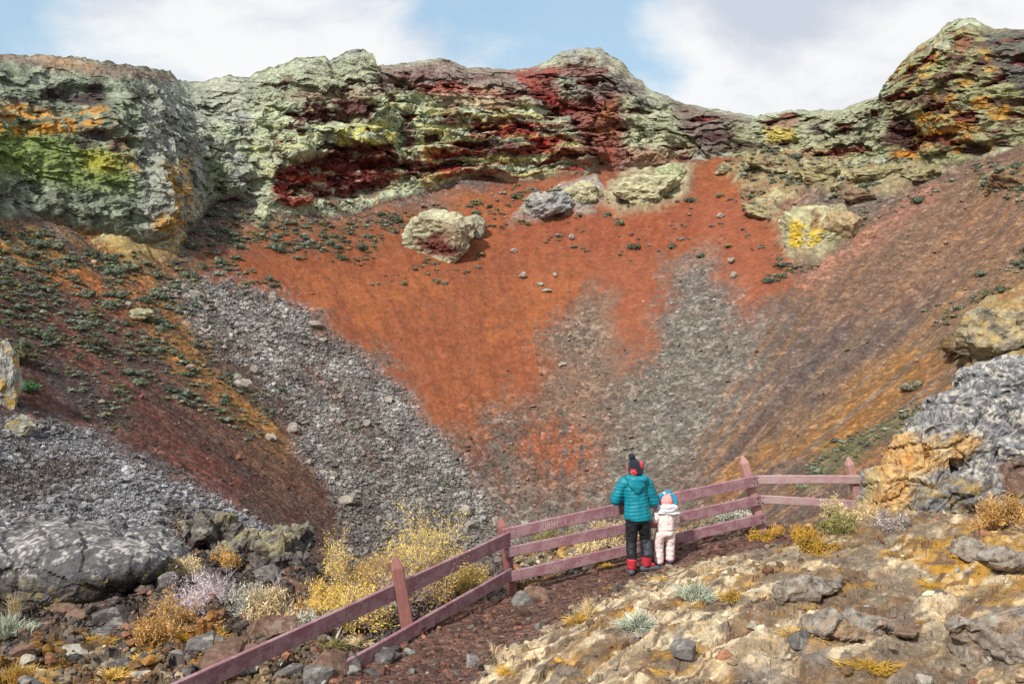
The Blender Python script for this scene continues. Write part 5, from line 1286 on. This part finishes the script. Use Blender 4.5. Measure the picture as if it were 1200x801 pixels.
# adult: back to us, leaning forearms over the top rail
ft = ground_at(748, 671); gz0 = ft.z
adult = empty('person', (ft.x, ft.y, gz0 - .0)); tag(adult, 'adult in teal puffer jacket and red boots leaning on the fence, back turned', 'person')
railz = float(np.interp(742, [588, 886], [626, 562.5])); rp = at_depth(742, railz, float(np.interp(742, [588, 886], [PD[2], PD[3]])) - OFF)
RZ = rp[2] - gz0; RYd = rp[1] - ft.y
print('rail above adult feet', RZ, 'rail ahead', RYd)
LF = np.array([-.095, -.03, 0]); RF = np.array([.115, .03, 0.01])
gl = gz_at(ft.x + LF[0], ft.y + LF[1]) - gz0; gr2 = gz_at(ft.x + RF[0], ft.y + RF[1]) - gz0
LF[2], RF[2] = gl, gr2
LK, RK = np.array([-.095, .035, .44]), np.array([.105, .10, .45])
LH, RH_ = np.array([-.085, .02, .82]), np.array([.075, .03, .82])
SL, SR = np.array([-.20, .07, 1.235]), np.array([.125, .08, 1.225])
EL, ER = np.array([-.315, .08, 1.00]), np.array([.215, .10, .97])
reach = min(max(RYd - .02, .25), .55)
WL, WR = np.array([-.12, reach + .02, max(RZ + .10, .9)]), np.array([.10, reach + .03, max(RZ + .10, .9)])
HC = np.array([-.035, .12, 1.405])                                     # head centre
fwd = np.array([.35, .93, -.15]); fwd /= np.linalg.norm(fwd); rgt_ = np.array([.93, -.35, 0]); upv = np.array([.05, .15, .98])
body = [[((0, .03, .86), (.15, .10, .10)), ((0, .04, 1.02), (.13, .09, .1)), ((-.03, .06, 1.15), (.14, .09, .09)), ((-.035, .075, 1.23), (.10, .07, .05)), ((-.035, .09, 1.31), .05), (HC - [0, 0, .02], .06)],
        [(HC + [0, 0, .03], (.075, .09, .085)), (HC + fwd * .02 - [0, 0, .05], (.06, .07, .06)), (HC + fwd * .045 - [0, 0, .085], (.035, .035, .03))],
        [(HC + fwd * .085 - upv * .005, .012), (HC + fwd * .105 - upv * .03, .015)], [(HC + fwd * .085 - upv * .06 - rgt_ * .02, .011), (HC + fwd * .085 - upv * .06 + rgt_ * .02, .011)],
        [(HC + rgt_ * .078 - upv * .0, (.012, .02, .03)), (HC + rgt_ * .08 - upv * .03, (.008, .012, .014))], [(HC - rgt_ * .078, (.012, .02, .03)), (HC - rgt_ * .08 - upv * .03, (.008, .012, .014))],
        [(SL + [.03, 0, -.01], .05), (EL, .04), (WL, .026)], [(SR - [.03, 0, .01], .05), (ER, .04), (WR, .026)],
        [(LH, .085), (LK, .056), (LF + [0, 0, .08], .038)], [(RH_, .085), (RK, .056), (RF + [0, 0, .08], .038)], [(LF + [0, .0, .05], .032), (LF + [.01, .06, .03], (.028, .028, .022))], [(RF + [0, .0, .05], .032), (RF + [.06, .02, .03], (.028, .028, .022))]]
dl_ = np.array([.3, .93, -.2]); body += finger_hand(WL, dl_, np.array([0, .2, 1.0]), np.array([1., -.3, 0]), 1.0); body += finger_hand(WR, np.array([-.4, .9, -.2]), np.array([0, .2, 1.0]), np.array([-1., -.3, 0]), 1.0)
shape('body', body, .0085, 2, M_skin, adult)
for sgn in (-1, 1):                                                  # eyes
    V, F = ico(2); o = link('eye', nparr('eye', V * .011, F, True), M_knit if False else cloth('eye_brown', (.05, .03, .02), .2, 0, 60, 0), adult); o.location = HC + fwd * .085 + rgt_ * sgn * .03 + upv * .012
def quilt(V, N):
    z = V[:, 2]; band = np.abs(np.sin((z - .02 * np.sin(V[:, 0] * 8)) * math.pi / .048)) ** .7
    wr = fbm(V[:, 0] * 9, V[:, 1] * 9, z * 12, 3)
    k = ss(.72, .78, z)
    return V + N * ((.007 * (band - .6) + .010 * wr) * (.4 + .6 * k))[:, None]
jac = [[((-.005, .02, .745), (.19, .14, .03)), ((-.01, .025, .80), (.195, .142, .05)), ((-.03, .045, 1.0), (.168, .125, .08)), ((-.035, .065, 1.16), (.185, .135, .08)), ((-.04, .075, 1.235), (.15, .10, .05)), ((-.035, .09, 1.30), (.085, .075, .035))],
       [(SL + [.03, 0, .01], .078), (SL, .084), (EL + [0, 0, .0], .078), (WL * .94 + EL * .06 - [0, 0, .02], .046)], [(SR - [.03, 0, -.01], .078), (SR, .084), (ER, .080), (WR * .94 + ER * .06 - [0, 0, .02], .046)], [(SL, .088), (SL * .5 + [-.02, .04, .62], .10)], [(SR, .088), (SR * .5 + [-.02, .04, .62], .10)]]
shape('jacket', jac, .011, 2, M_teal, adult, quilt)
hs = np.array([-.035, .0, -.03])
hood = [[(hs + [-.105, .02, 1.345], (.05, .06, .045)), (hs + [-.02, -.04, 1.335], (.08, .055, .05)), (hs + [.07, -.04, 1.335], (.08, .055, .05)), (hs + [.115, .02, 1.345], (.05, .06, .045))],
        [(hs + [0, -.04, 1.33], (.105, .05, .045)), (hs + [0, -.075, 1.24], (.095, .032, .035)), (hs + [.0, -.075, 1.165], (.045, .022, .025))],
        [(hs + [-.105, .02, 1.34], (.045, .05, .04)), (hs + [-.075, -.065, 1.25], (.035, .026, .03))], [(hs + [.115, .02, 1.34], (.045, .05, .04)), (hs + [.075, -.065, 1.25], (.035, .026, .03))], [(hs + [-.10, .05, 1.36], .035), (hs + [-.05, .15, 1.36], .03)], [(hs + [.10, .05, 1.36], .035), (hs + [.05, .15, 1.36], .03)]]
shape('hood', hood, .010, 2, M_teal, adult, lambda V, N: V + N * (.008 * fbm(V[:, 0] * 14, V[:, 1] * 14, V[:, 2] * 10, 3))[:, None])
def fold(sc, am): return lambda V, N: V + N * (am * fbm(V[:, 0] * sc, V[:, 1] * sc, V[:, 2] * sc * 2.2, 4))[:, None]
tr = [[((-.0, .02, .80), (.155, .11, .05)), ((0, .02, .72), (.155, .115, .06))], [(LH - [0, .0, .06], (.10, .115, .08)), (LK, (.078, .08, .07)), (LF + [0, 0, .25], (.072, .076, .03)), (LF + [0, 0, .215], (.075, .08, .02))],
      [(RH_ - [0, 0, .06], (.10, .115, .08)), (RK, (.078, .08, .07)), (RF + [0, -.01, .25], (.075, .078, .03)), (RF + [0, -.01, .22], (.078, .084, .02))]]
shape('trousers', tr, .011, 3, M_black, adult, fold(12, .016))
shape('shin_sheen', [[(RK + [.012, -.01, -.03], (.078, .082, .05)), (RF + [.006, -.012, .25], (.0765, .082, .02))]], .010, 2, M_shin, adult, fold(12, .012))  # grey shell over the right shin, painting the light that catches it
for F0, toe in ((LF, np.array([.035, .16, 0])), (RF, np.array([.165, .035, 0]))):
    b = shape('boot', [[(F0 + [0, -.01, .215], (.072, .078, .02)), (F0 + [0, -.005, .10], (.066, .072, .04))], [(F0 + [0, 0, .11], (.06, .06, .04)), (F0 + toe * .45 + [0, 0, .085], (.048, .048, .035))]], .009, 2, M_red, adult, lambda V, N: V + N * (.004 * fbm(V[:, 0] * 25, V[:, 1] * 25, V[:, 2] * 40, 3))[:, None])
    shape('rubber_foot', [[(F0 - toe * .28 + [0, 0, .042], (.052, .052, .045)), (F0 + toe * .5 + [0, 0, .046], (.055, .055, .045)), (F0 + toe * .95 + [0, 0, .035], (.042, .042, .032))]], .009, 2, M_sole, b)
hb = shape('knit_hat', [[(HC + [0, -.005, .035], (.112, .120, .055)), (HC + np.array([-.012, -.012, .09]), (.098, .106, .06)), (HC + np.array([-.03, -.02, .145]), (.05, .055, .03))], [(HC + [0, -.005, .02], (.114, .122, .025)), (HC + [0, -.02, -.045], (.108, .112, .02))]], .009, 2, M_knit, adult, fold(40, .004))
shape('pompom', [[(HC + [-.055, -.03, .19], .052), (HC + [-.053, -.03, .192], .051)]], .007, 0, M_knit, hb, lambda V, N: V + N * (.012 * fbm(V[:, 0] * 70, V[:, 1] * 70, V[:, 2] * 70, 2))[:, None])
def flower(ctr, nrm_, r_, mat, parent):
    n_ = Vector(nrm_).normalized(); a = n_.cross(Vector((0, 0, 1))).normalized(); b = n_.cross(a); v, f = [], []
    for lay_, off in ((0, .004), (1, -.012)):
        for k in range(16):
            q = r_ * (1.0 if k % 2 == 0 else .52); t = k * math.pi / 8; v.append(Vector(ctr) + (a * math.cos(t) + b * math.sin(t)) * q + n_ * (off - q * q * 4.0 * (1 - 0)))
        v.append(Vector(ctr) + n_ * off)
    for k in range(16): f.append((k, (k + 1) % 16, 16)); f.append((17 + k, 33, 17 + (k + 1) % 16)); f.append((k, 17 + k, 17 + (k + 1) % 16, (k + 1) % 16))
    o = link('flower_motif', pydata('flower_motif', v, f), mat, parent)
    d_ = .012; v2 = [];
    return o
flower(HC + [-.045, -.128, -.01], (-.3, -1, -.05), .058, M_coral, hb); flower(HC + [.088, -.066, .085], (.8, -.6, .3), .056, M_coral, hb); flower(HC + [-.112, .03, .02], (-1, .2, 0), .05, M_coral, hb); flower(HC + [.11, .04, .02], (1, .2, 0), .045, M_coral, hb)
for q in ((-.045, -.136, -.01), (.095, -.072, .088)):
    V, F = ico(1); o = link('motif_eye', nparr('motif_eye', V * np.array([.012, .008, .012]), F, True), M_knit, hb); o.location = HC + np.array(q)

# child in a pale pink snowsuit
fc_ = ground_at(779, 663); child = empty('person', fc_); tag(child, 'small child in pale pink snowsuit and pink and blue hat, looking out through the fence', 'person')
c0 = fc_.z
CLF, CRF = np.array([-.078, -.0, .0]), np.array([.078, .03, .0])
CLF[2] = gz_at(fc_.x + CLF[0], fc_.y + CLF[1]) - c0; CRF[2] = gz_at(fc_.x + CRF[0], fc_.y + CRF[1]) - c0
CHC = np.array([.02, .05, .905])
cf = np.array([.15, .95, -.25]); cf /= np.linalg.norm(cf); cr_ = np.array([.98, -.15, 0]); cu = np.array([0, .25, .95])
CSL, CSR = np.array([-.11, .02, .76]), np.array([.125, .03, .76]); CEL, CER = np.array([-.145, -.02, .66]), np.array([.17, .08, .64]); CWL, CWR = np.array([-.165, .0, .62]), np.array([.06, .25, .70])
cb = [[((.01, .02, .5), (.11, .09, .06)), ((.01, .02, .66), (.10, .08, .06)), ((.01, .03, .77), (.07, .06, .04)), ((.02, .03, .83), .042), (CHC - [0, 0, .02], .06)], [(CHC, (.082, .09, .085)), (CHC + cf * .03 - [0, 0, .045], (.055, .06, .045))],
      [(CHC + cf * .085 - cu * .015, .011), (CHC + cf * .094 - cu * .025, .012)], [(CHC + cf * .08 - cu * .05 - cr_ * .015, .009), (CHC + cf * .08 - cu * .05 + cr_ * .015, .009)], [(CHC + cr_ * .082, (.01, .016, .022)), (CHC + cr_ * .08 - cu * .02, .009)], [(CHC - cr_ * .082, (.01, .016, .022)), (CHC - cr_ * .08 - cu * .02, .009)],
      [(CSL, .042), (CEL, .034), (CWL, .024)], [(CSR, .042), (CER, .034), (CWR, .024)], [(CLF + [0, .01, .48], .065), (CLF + [0, .02, .26], .048), (CLF + [0, 0, .07], .036)], [(CRF + [0, .01, .48], .065), (CRF + [0, .02, .26], .048), (CRF + [0, 0, .07], .036)]]
cb += finger_hand(CWL, np.array([-.5, .85, -.1]), np.array([0, .1, 1.0]), np.array([.85, .5, 0]), .62); cb += finger_hand(CWR, np.array([-.1, .97, -.2]), np.array([0, .1, 1.0]), np.array([-1., -.1, 0]), .62)
shape('body', cb, .0075, 2, M_skin, child)
for sgn in (-1, 1):
    V, F = ico(2); o = link('eye', nparr('eye', V * .010, F, True), M_navyboot, child); o.location = CHC + cf * .083 + cr_ * sgn * .027 + cu * .01
suit = [[((.005, .01, .46), (.135, .115, .05)), ((.01, .015, .56), (.125, .105, .05)), ((.01, .02, .68), (.125, .10, .05)), ((.01, .025, .77), (.115, .085, .04)), ((.015, .03, .81), (.07, .065, .03))],
        [(CSL, .062), (CEL, .056), (CWL * .85 + CEL * .15, .042)], [(CSR, .062), (CER, .056), (CWR * .9 + CER * .1, .042)],
        [(CLF + [.0, .01, .46], (.078, .105, .07)), (CLF + [-.008, .015, .27], (.066, .075, .05)), (CLF + [0, 0, .10], (.066, .075, .03)), (CLF + [0, 0, .065], (.064, .072, .015))], [(CRF + [.0, .01, .46], (.078, .105, .07)), (CRF + [.006, .015, .27], (.062, .075, .05)), (CRF + [0, 0, .10], (.062, .072, .03)), (CRF + [0, 0, .065], (.062, .070, .015))]]
shape('snowsuit', suit, .010, 2, M_snow, child, lambda V, N: V + N * (.014 * fbm(V[:, 0] * 13, V[:, 1] * 13, V[:, 2] * 26, 4) - .016 * (1 - ss(0, .018, np.abs(V[:, 2] - .505 - .02 * V[:, 0]))))[:, None])
sc_ = [[((-.09, -.03, .835), (.05, .05, .04)), ((.03, -.06, .85), (.06, .045, .04)), ((.13, -.02, .835), (.05, .05, .04))], [((-.10, .0, .80), (.04, .06, .03)), ((-.03, -.055, .80), (.05, .045, .035)), ((.07, -.05, .80), (.05, .045, .035)), ((.14, .02, .79), (.045, .06, .03))], [((-.07, -.05, .765), (.05, .035, .02)), ((.09, -.05, .755), (.07, .035, .02)), ((.17, -.0, .745), (.04, .04, .02))], [((-.08, .03, .82), .045), ((.02, .10, .83), .04), ((.11, .04, .82), .045)]]
shape('scarf', sc_, .009, 2, M_scarf, child, fold(18, .014))
hh = shape('knit_hat', [[(CHC + [0, -.02, -.06], (.085, .09, .03)), (CHC + [0, -.012, .02], (.102, .108, .05)), (CHC + [0, -.005, .07], (.090, .095, .05))]], .009, 2, M_pinkhat, child, fold(40, .004))
arc = [CHC + np.array([.125 * math.cos(t), -.06 + .02 * math.sin(t), .0 + .145 * math.sin(t) - .015]) for t in np.linspace(.0, math.pi, 9)]
band = [[(arc[i], (.026, .034, .022)), (arc[i + 1], (.026, .034, .022))] for i in range(8)]
shape('hat_band', band[:3], .008, 1, M_blue, hh); shape('hat_band', band[3:5], .008, 1, M_scarf, hh); shape('hat_band', band[5:], .008, 1, M_blue, hh); shape('hat_bobble', [[(CHC + [-.005, -.055, .145], (.03, .03, .02)), (CHC + [.035, -.055, .145], (.03, .03, .02))]], .008, 1, M_blue, hh)
shape('ear_flap', [[(CHC + [-.12, -.045, .02], (.025, .04, .045)), (CHC + [-.125, -.03, -.03], (.02, .03, .03))]], .008, 1, M_scarf, hh)
shape('mitten', [[(CWL - [0, .01, 0], (.036, .045, .036)), (CWL + [-.03, .05, 0], (.032, .04, .034))], [(CWL + [.02, .02, 0], .017), (CWL + [.03, .05, .01], .014)]], .007, 2, M_mitten, child); shape('mitten', [[(CWR, .036), (CWR + [0, .06, -.01], .032)], [(CWR + [-.02, .02, 0], .017), (CWR + [-.03, .05, .01], .014)]], .007, 2, M_mitten, child)
for F0, toe in ((CLF, np.array([.02, .11, 0])), (CRF, np.array([.05, .10, 0]))):
    b = shape('boot', [[(F0 + [0, -.015, .04], (.055, .055, .04)), (F0 + toe * .6 + [0, 0, .035], (.05, .05, .034)), (F0 + toe + [0, 0, .028], (.038, .038, .026))], [(F0 + [0, 0, .05], .052), (F0 + [0, 0, .08], .055)]], .008, 2, M_navyboot, child)
    shape('boot_cuff', [[(F0 + [0, 0, .072], (.068, .070, .009)), (F0 + [0, 0, .078], (.068, .070, .009))]], .006, 1, M_mitten, b)

# ------------------------------------------------------------------ near plants
def leaf_mat(name, c1, c2, trans=.25):
    m, nt, bs = new_mat(name)
    pos = nt.n('ShaderNodeNewGeometry')
    r = pos.outputs['Random Per Island']
    c = nt.mix(r, c1, c2); f = nt.ramp(nt.noise(pos.outputs['Position'], 4, 3, .6).outputs[0], .3, .7, .7, 1.3)
    c = nt.mix(1.0, c, nt.n('ShaderNodeCombineColor', {0: f, 1: f, 2: f}).outputs[0], 'MULTIPLY'); nt.t.links.new(c, bs.inputs['Base Color'])
    bs.inputs['Roughness'].default_value = .8
    return m
M_yel = leaf_mat('yellow_foliage', (.68, .47, .06), (.80, .62, .16)); M_ora = leaf_mat('orange_foliage', (.44, .24, .07), (.56, .35, .13)); M_bark = leaf_mat('pale_twig', (.34, .27, .24), (.50, .43, .40)); M_lil = leaf_mat('dry_lilac_twig', (.44, .36, .38), (.60, .52, .54))
M_sage = leaf_mat('sage_leaf', (.36, .40, .30), (.56, .58, .46)); M_straw = leaf_mat('straw', (.52, .38, .18), (.70, .58, .36)); M_gold = leaf_mat('golden_grass', (.52, .30, .05), (.66, .44, .12)); M_moss = leaf_mat('ochre_moss', (.36, .20, .03), (.48, .30, .05)); M_olive = leaf_mat('olive_leaf', (.20, .19, .06), (.34, .30, .12)); M_silver = leaf_mat('silver_leaf', (.36, .36, .29), (.54, .52, .42))
def tube_np(segs):
    """triangular tubes for (p0,r0,p1,r1) list"""
    S_ = np.array([np.r_[a, r, b, s] for a, r, b, s in segs]); p0, r0, p1, r1 = S_[:, :3], S_[:, 3:4], S_[:, 4:7], S_[:, 7:8]
    d = p1 - p0; d /= np.linalg.norm(d, axis=1)[:, None] + 1e-9; a = np.cross(d, np.array([.31, .77, .55])); a /= np.linalg.norm(a, axis=1)[:, None] + 1e-9; b = np.cross(d, a); V = []
    for p, r in ((p0, r0), (p1, r1)):
        for k in range(3): t = k * 2.0944; V.append(p + (a * math.cos(t) + b * math.sin(t)) * r)
    n_ = len(S_); V = np.stack(V, 1).reshape(-1, 3); base = (np.arange(n_) * 6)[:, None]
    F = np.concatenate([base + np.array([[k, (k + 1) % 3, 3 + (k + 1) % 3, 3 + k]]) for k in range(3)])
    return V, F
def bushy(r, height, width, stems, depth, spread=.55, up=.35, thick=.012):
    segs, tips = [], []
    def grow(p, d, l, th, lv):
        n_ = 3
        for i in range(n_):
            d = d + r.normal(size=3) * .16 + np.array([0, 0, up * .12]); d /= np.linalg.norm(d); q = p + d * l / n_
            segs.append((p, th, q, th * .82)); th *= .82; p = q
            if lv > 0 and i > 0 or lv == 1: tips.append((p, d))
            if lv > 0:
                for _ in range(1 if r.random() < .75 else 2):
                    e = d + r.normal(size=3) * spread + np.array([0, 0, up * .3]); e /= np.linalg.norm(e); grow(p, e, l * r.uniform(.5, .72), th * .7, lv - 1)
        tips.append((p, d))
    for s_ in range(stems):
        a = r.uniform(0, 6.28); tl = r.uniform(.1, 1.0) * width; d = np.array([math.cos(a) * tl, math.sin(a) * tl, height * r.uniform(.55, 1)]); L_ = np.linalg.norm(d) * .62; grow(np.append(r.normal(size=2) * .06, -.05), d / np.linalg.norm(d), L_, thick, depth)
    return segs, tips
def leaves(r, tips, per, size, sp_):
    V = []
    for p, d in tips:
        for _ in range(per):
            c = p + r.normal(size=3) * sp_ - d * r.uniform(0, .06); a = r.normal(size=3) * .6 + d * 1.2; a /= np.linalg.norm(a); b = np.cross(a, r.normal(size=3)); b /= np.linalg.norm(b) + 1e-9; s_ = size * r.uniform(.6, 1.4)
            V += [c - a * s_ * .9, c + b * s_ * .24, c + a * s_ * 1.3, c - b * s_ * .24]
    V = np.array(V); return V, np.arange(len(V)).reshape(-1, 4)
def bush(name, label, cat, loc_, height, width, seed, mbr, mlf, stems=9, depth=3, per=3, lsize=.03, sp_=.03, group=None, spread=.55, up=.35, thick=.012, second=None):
    r = np.random.default_rng(seed); segs, tips = bushy(r, height, width, stems, depth, spread, up, thick)
    root = empty(name, loc_); tag(root, label, cat, group); V, F = tube_np(segs); link('twigs', nparr('twigs', V, F), mbr, root)
    if per:
        V, F = leaves(r, tips, per, lsize, sp_); link('foliage', nparr('foliage', V, F), mlf, root)
        if second: V, F = leaves(r, tips, max(1, per // 2), lsize, sp_ * 1.6); link('foliage', nparr('foliage', V, F), second, root)
    return root
YG = 'yellow bushes along the fence'
for (a, b, h_, w_, sd_, mlf, sec, st_, dp_, per, tx) in ((497,706,1.2,.5,21,M_yel,None,10,3,4,'tallest yellow-leaved bush with a spire above the first fence post'), (405,745,.66,.5,22,M_yel,M_ora,10,3,3,'yellow bush spreading left of the first fence post'), (435,700,.62,.6,23,M_ora,M_yel,9,3,3,'orange-tinged bush behind the first fence post'),
        (548,706,.55,.55,24,M_yel,M_ora,10,3,3,'low golden bush against the second fence post'), (465,725,.5,.6,25,M_bark,M_ora,9,3,2,'pinkish brown bush low behind the first fence post'), (385,690,.85,.22,26,M_yel,None,4,3,3,'thin upright yellow bush at the left end of the bushes'), (515,712,.55,.6,27,M_ora,M_yel,8,3,2,'orange bush behind the lower rail between the first two posts'), (380,720,.4,.4,28,M_yel,M_ora,8,3,4,'small yellow bush above the rail end')):
    bush('yellow_bush', tx, 'bush', ground_at(a, b) + Vector((0, .15, 0)), h_, w_, sd_, M_bark, mlf, st_, dp_, per, .017, .034, YG, second=sec, thick=.016)
bush('yellow_spire', 'slender leafy yellow shoot rising above the tallest yellow bush', 'shoot', ground_at(489, 704) + Vector((0, .2, .35)), 1.15, .06, 29, M_bark, M_yel, 2, 2, 3, .02, .03, spread=.35, up=.9)
for (a, b, h_, w_, sd_, mb, ml, per, tx) in ((232,722,.62,.5,31,M_lil,M_lil,1,'bare lilac-grey twiggy bush left of centre in the dry thicket'), (285,722,.45,.5,32,M_lil,M_silver,2,'grey dry bush in the middle of the thicket'), (318,728,.36,.45,33,M_bark,M_straw,3,'straw coloured bush at the right of the dry thicket'),
        (205,742,.36,.5,34,M_lil,M_ora,3,'orange and grey bush at the left of the dry thicket'), (258,705,.55,.35,35,M_lil,M_lil,0,'leafless pale bush standing above the thicket'), (345,735,.3,.3,36,M_bark,M_ora,3,'small orange bush beside the tilted brown slab'), (372,742,.28,.35,37,M_lil,M_silver,2,'low whitish bush beside the rail'), (282,790,.2,.3,38,M_lil,M_lil,1,'whitish twig tuft by the rail at the bottom'),
        (185,755,.25,.4,39,M_bark,M_ora,4,'low orange cushion left of the dry thicket'), (272,662,.25,.3,40,M_bark,M_ora,4,'small orange bush under the lava hump'), (220,672,.22,.3,41,M_bark,M_straw,3,'yellow-green tuft beside the huge boulder'), (175,668,.22,.22,44,M_lil,M_silver,4,'pale round tuft at the right end of the huge boulder'), (322,690,.4,.10,42,M_lil,M_lil,0,'single bent bare twig right of the dry thicket')):
    bush('dry_bush', tx, 'bush', ground_at(a, b), h_, w_, sd_, mb, ml, 9 if w_ > .15 else 2, 3, per, .022, .03, 'dry bushes in the left rubble', thick=.007)
for (a, b, h_, w_, sd_, ml, tx) in ((815,612,.35,.5,51,M_silver,'pale silvery bush behind the top rails right of the child'), (850,614,.32,.5,52,M_silver,'green-grey bush behind the rails near the third post'), (915,608,.36,.5,53,M_silver,'silvery bush just right of the third post'), (955,606,.34,.5,54,M_silver,'grey-green bush behind the two-rail fence section'),
        (990,610,.25,.4,55,M_straw,'straw bush at the foot of the last post'), (945,630,.10,.25,56,M_moss,'golden low bush in front of the two-rail section'), (980,622,.18,.3,57,M_olive,'olive and yellow bush at the foot of the two-rail section'), (722,640,.3,.5,58,M_straw,'straw bush seen through the rails left of the adult'), (690,655,.25,.4,59,M_straw,'pale grass bush behind the lower rail left of the adult'),
        (1043,622,.22,.25,60,M_bark,'pinkish dry puff at the foot of the big orange-faced rock'), (1183,612,.22,.45,61,M_ora,'rust orange cushion under the right end of the big grey rock'), (905,630,.06,.2,62,M_moss,'golden tuft at the base of the third post'), (965,642,.06,.25,63,M_moss,'low golden cushion where the path meets the bare rock'), (655,640,.25,.4,64,M_olive,'dark olive bush behind the rails right of the second post')):
    bush('low_bush', tx, 'bush', ground_at(a, b), h_, w_, sd_, M_bark, ml, 11, 3, 4, .022, .03, 'low bushes by the fence', thick=.006)
def tuft(name, label, cat, loc_, height, width, n_, seed, mat, droop=.5, wd=.006, group=None):
    n_ = int(n_ * 2.6); wd = wd * .62
    r = np.random.default_rng(seed); a = r.uniform(0, 6.28, n_); ln = height * r.uniform(.55, 1.1, n_); t = r.uniform(0, 1, n_) ** .7; lob = 1 + .55 * np.sin(a * 2 + seed) + .3 * np.sin(a * 3 + seed * 2); ln = ln * (.75 + .5 * r.random(n_)) * (1 - .35 * t); t = t * lob * .8; b0 = np.stack([np.cos(a) * t * width * .8, np.sin(a) * t * width * .45, np.full(n_, -.03)], 1)
    out = np.stack([np.cos(a), np.sin(a), 0 * a], 1) * (t * width * .35)[:, None] + r.normal(size=(n_, 3)) * np.array([.045, .045, 0]); mid = b0 + out * .35 + np.stack([0 * a, 0 * a, ln * .62], 1); tip = b0 + out + np.stack([0 * a, 0 * a, ln * (1 - droop * t * .6)], 1)
    sdv = np.cross(tip - b0, r.normal(size=(n_, 3))); sdv /= np.linalg.norm(sdv, axis=1)[:, None]; sdv *= wd
    V = np.stack([b0 - sdv, b0 + sdv, mid + sdv * .8, mid - sdv * .8, tip + sdv * .15, tip - sdv * .15], 1).reshape(-1, 3); k = (np.arange(n_) * 6)[:, None]; F = np.concatenate([k + np.array([[0, 1, 2, 3]]), k + np.array([[3, 2, 4, 5]])])
    o = link(name, nparr(name, V, F), mat); o.location = loc_; o.rotation_euler = (0, 0, seed % 6); return tag(o, label, cat, group)
for (a, b, h_, w_, n_, mt, wd_, tx) in ((748,738,.22,.27,330,M_sage,.010,'grey-green sage tuft on the bare rock below the adult'), (818,702,.2,.25,330,M_sage,.010,'silvery sage tuft on the bare rock below the child'), (690,722,.26,.13,220,M_straw,.005,'upright straw tuft where the rock meets the path'), (680,728,.14,.2,160,M_gold,.006,'golden skirt around the upright straw tuft'),
        (592,790,.12,.13,160,M_gold,.005,'yellow grass tuft low on the bare rock near the path'), (858,702,.14,.15,140,M_gold,.006,'ochre tuft beside the silvery sage tuft'), (832,668,.10,.2,120,M_straw,.005,'pale straw tuft on the crest behind the silvery sage tuft'), (938,745,.10,.22,150,M_gold,.005,'brown grass patch left of the grey-topped hump'), (8,742,.30,.28,260,M_sage,.006,'grey-green grassy cushion at the left edge'),
        (16,724,.34,.16,70,M_straw,.004,'tall yellow blades above the grassy cushion at the left edge'), (20,796,.18,.25,180,M_gold,.005,'golden grass at the bottom left corner'), (62,798,.12,.2,120,M_gold,.005,'golden moss tuft right of the corner grass'), (672,728,.3,.05,10,M_straw,.004,'few thin stalks beside the straw tuft'), (578,768,.24,.06,5,M_straw,.004,'single dry stalks at the edge of the path'), (1160,605,.10,.4,160,M_moss,.006,'yellow moss fringe under the big grey rock'),
        (775,680,.08,.2,120,M_gold,.005,'golden grass at the heels of the two people'), (710,664,.09,.25,140,M_gold,.005,'golden grass under the lower rail left of the adult'), (1100,690,.07,.25,120,M_moss,.006,'ochre tuft in the middle of the rough brown rock'), (1020,780,.07,.25,120,M_moss,.006,'ochre tuft on the bottom of the bare rock'), (720,690,.07,.2,100,M_gold,.005,'golden patch on the rock below the boots')):
    tuft('grass_tuft', tx, 'grass tuft', ground_at(a, b), h_, w_, n_, a * 7 + b, mt, .5, wd_, 'grass tufts')

for (a, b, h_, w_, n_, mt, tx) in ((110,752,.10,.3,160,M_moss,'ochre moss patch in the rubble in front of the huge boulder'), (165,772,.09,.3,160,M_gold,'yellow moss patch in the bottom left rubble'), (215,752,.12,.3,160,M_moss,'orange-brown moss patch below the orange bush'), (255,745,.14,.25,140,M_gold,'golden grass below the dry thicket'),
        (130,792,.08,.3,150,M_gold,'golden moss patch at the bottom left of the rubble'), (330,762,.10,.2,110,M_straw,'straw tuft between stones above the rail'), (420,762,.10,.2,110,M_straw,'straw tuft under the yellow bushes'), (60,715,.10,.2,100,M_straw,'pale tuft under the huge boulder'), (300,700,.14,.25,130,M_silver,'silvery tuft at the back of the dry thicket'),
        (440,768,.08,.18,100,M_olive,'olive tuft at the buried end of the lower rail'), (395,755,.10,.2,120,M_olive,'olive tuft beneath the spreading yellow bush')):
    tuft('grass_tuft', tx, 'grass tuft', ground_at(a, b), h_, w_, n_, a * 5 + b, mt, .5, .006, 'grass tufts')
